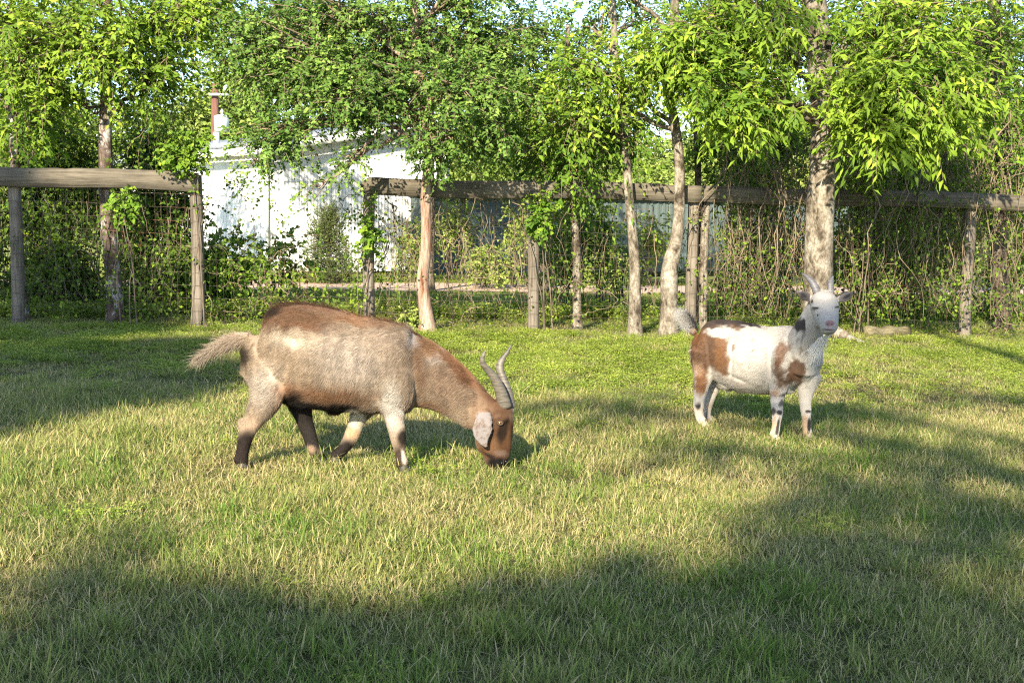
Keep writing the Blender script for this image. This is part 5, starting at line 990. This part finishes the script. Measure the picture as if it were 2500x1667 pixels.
    ln = np.full(n, .020); ln = np.where(nn[:, 2] < -.5, .03, ln); ln = np.where(cy > 1020, .008, ln); ln = np.where(hm, .0055, ln) * rng.uniform(.6, 1.3, n); hair_obj('fur', p, d, ln, np.where(hm, .00022, .0003), np.clip(hc * (rng.lognormal(.0, .04, n) * (1 + .06 * vnoise(p * np.array([80, 80, 30]), 42)))[:, None], .003, .92), body, .04, .02)
    # tail plume
    n = 14000; q = rng.random(n); rt = np.array([c2(285 - 60 * a, 560 - 110 * a, Yb(270)) for a in q]) + rng.normal(size=(n, 3)) * .009; ang = rng.normal(size=n) * .8; rt = rt + np.stack([ang * .014, ang * 0, ang * -.004], 1); dd = norm(np.stack([-.5 + .25 * ang, .2 * rng.normal(size=n), np.full(n, .9)], 1)); blk = (ang + q * 0.1 > .3)[:, None]
    hair_obj('tail_hair', rt, dd, rng.uniform(.02, .05, n), .0004, np.where(blk, np.array([.015, .015, .018]), np.array([.46, .44, .41])) * rng.lognormal(0, .1, (n, 1)), body, .5, .2)
    # beard
    n = 900; q = rng.random(n); rt = np.array([hpnt(1305 + 20 * a, 590 - 8 * a, -.09 + .04 * b) for a, b in zip(rng.normal(size=n), rng.random(n))]); dd = norm(np.array([-.55, .25, -1.0]) + rng.normal(size=(n, 3)) * .12)
    hair_obj('beard', rt, dd, rng.uniform(.05, .15, n), .0006, np.array([.70, .67, .60]) * rng.lognormal(0, .12, (n, 1)), body, .18, .15)
    n = 500; rt = np.array([hpnt(1292 + 26 * a, 262 + 5 * b, -.02) for a, b in zip(rng.normal(size=n), rng.normal(size=n))]); hair_obj('forelock', rt, norm(np.array([0, -.7, .35]) + rng.normal(size=(n, 3)) * .35), rng.uniform(.012, .028, n), .0004, np.array([.60, .56, .50]) * rng.lognormal(0, .1, (n, 1)), body, .3, .3)
    def horn(pts):
        mb = MB(); V_, F_, k_, m_ = loft([(hpnt(x, y, o), r * u, r * u * .75) for x, y, o, r in pts], (0, 1, 0), 14); C_ = V_.reshape(m_, k_, 3); cen = C_.mean(1, keepdims=True); C_ = cen + (C_ - cen) * (1 + .05 * np.sin(np.arange(m_) * 2.1))[:, None, None]
        mb.add(C_.reshape(-1, 3), F_); mb.F.setdefault(k_, []).append(np.array([list(range(k_))[::-1], [(m_ - 1) * k_ + x for x in range(k_)]])); mb.build('horn', M['horn2'], root, True)
    horn([(1240, 268, -.01, 33), (1228, 232, -.005, 31), (1208, 195, .005, 27), (1180, 160, .02, 21), (1150, 134, .035, 13), (1120, 117, .05, 3)])
    horn([(1343, 268, -.01, 28), (1341, 232, -.005, 26), (1342, 195, .005, 23), (1349, 165, .02, 16), (1362, 140, .035, 5)])
    for (x, y, o, r) in ((1228, 381, -.118, .010), (1390, 375, -.10, .008)):
        e = hpnt(x, y, o); mb = MB(); blob(mb, e, (.013, .006, .0045)); mb.build('eye', M['lid'], root, True)
    for (x, y) in ((1324, 503), (1352, 502)):
        mb = MB(); blob(mb, hpnt(x, y, -.187), (.006, .004, .0035)); mb.build('nostril', M['lid'], root, True)
    for f_ in feet:
        mb = MB()
        for s_ in (-1, 1): b_ = f_ + Lf * s_ * .010 + H * .004; add_loft(mb, [(b_, .018, .010), (b_ + H * .006 - Z * .015, .022, .011), (b_ + H * .01 - Z * .03, .024, .012)], Lf, 10)
        mb.build('hoof', M['hoof_pale'], root, True)
goat2(); print('goat2', time.time() - T0)
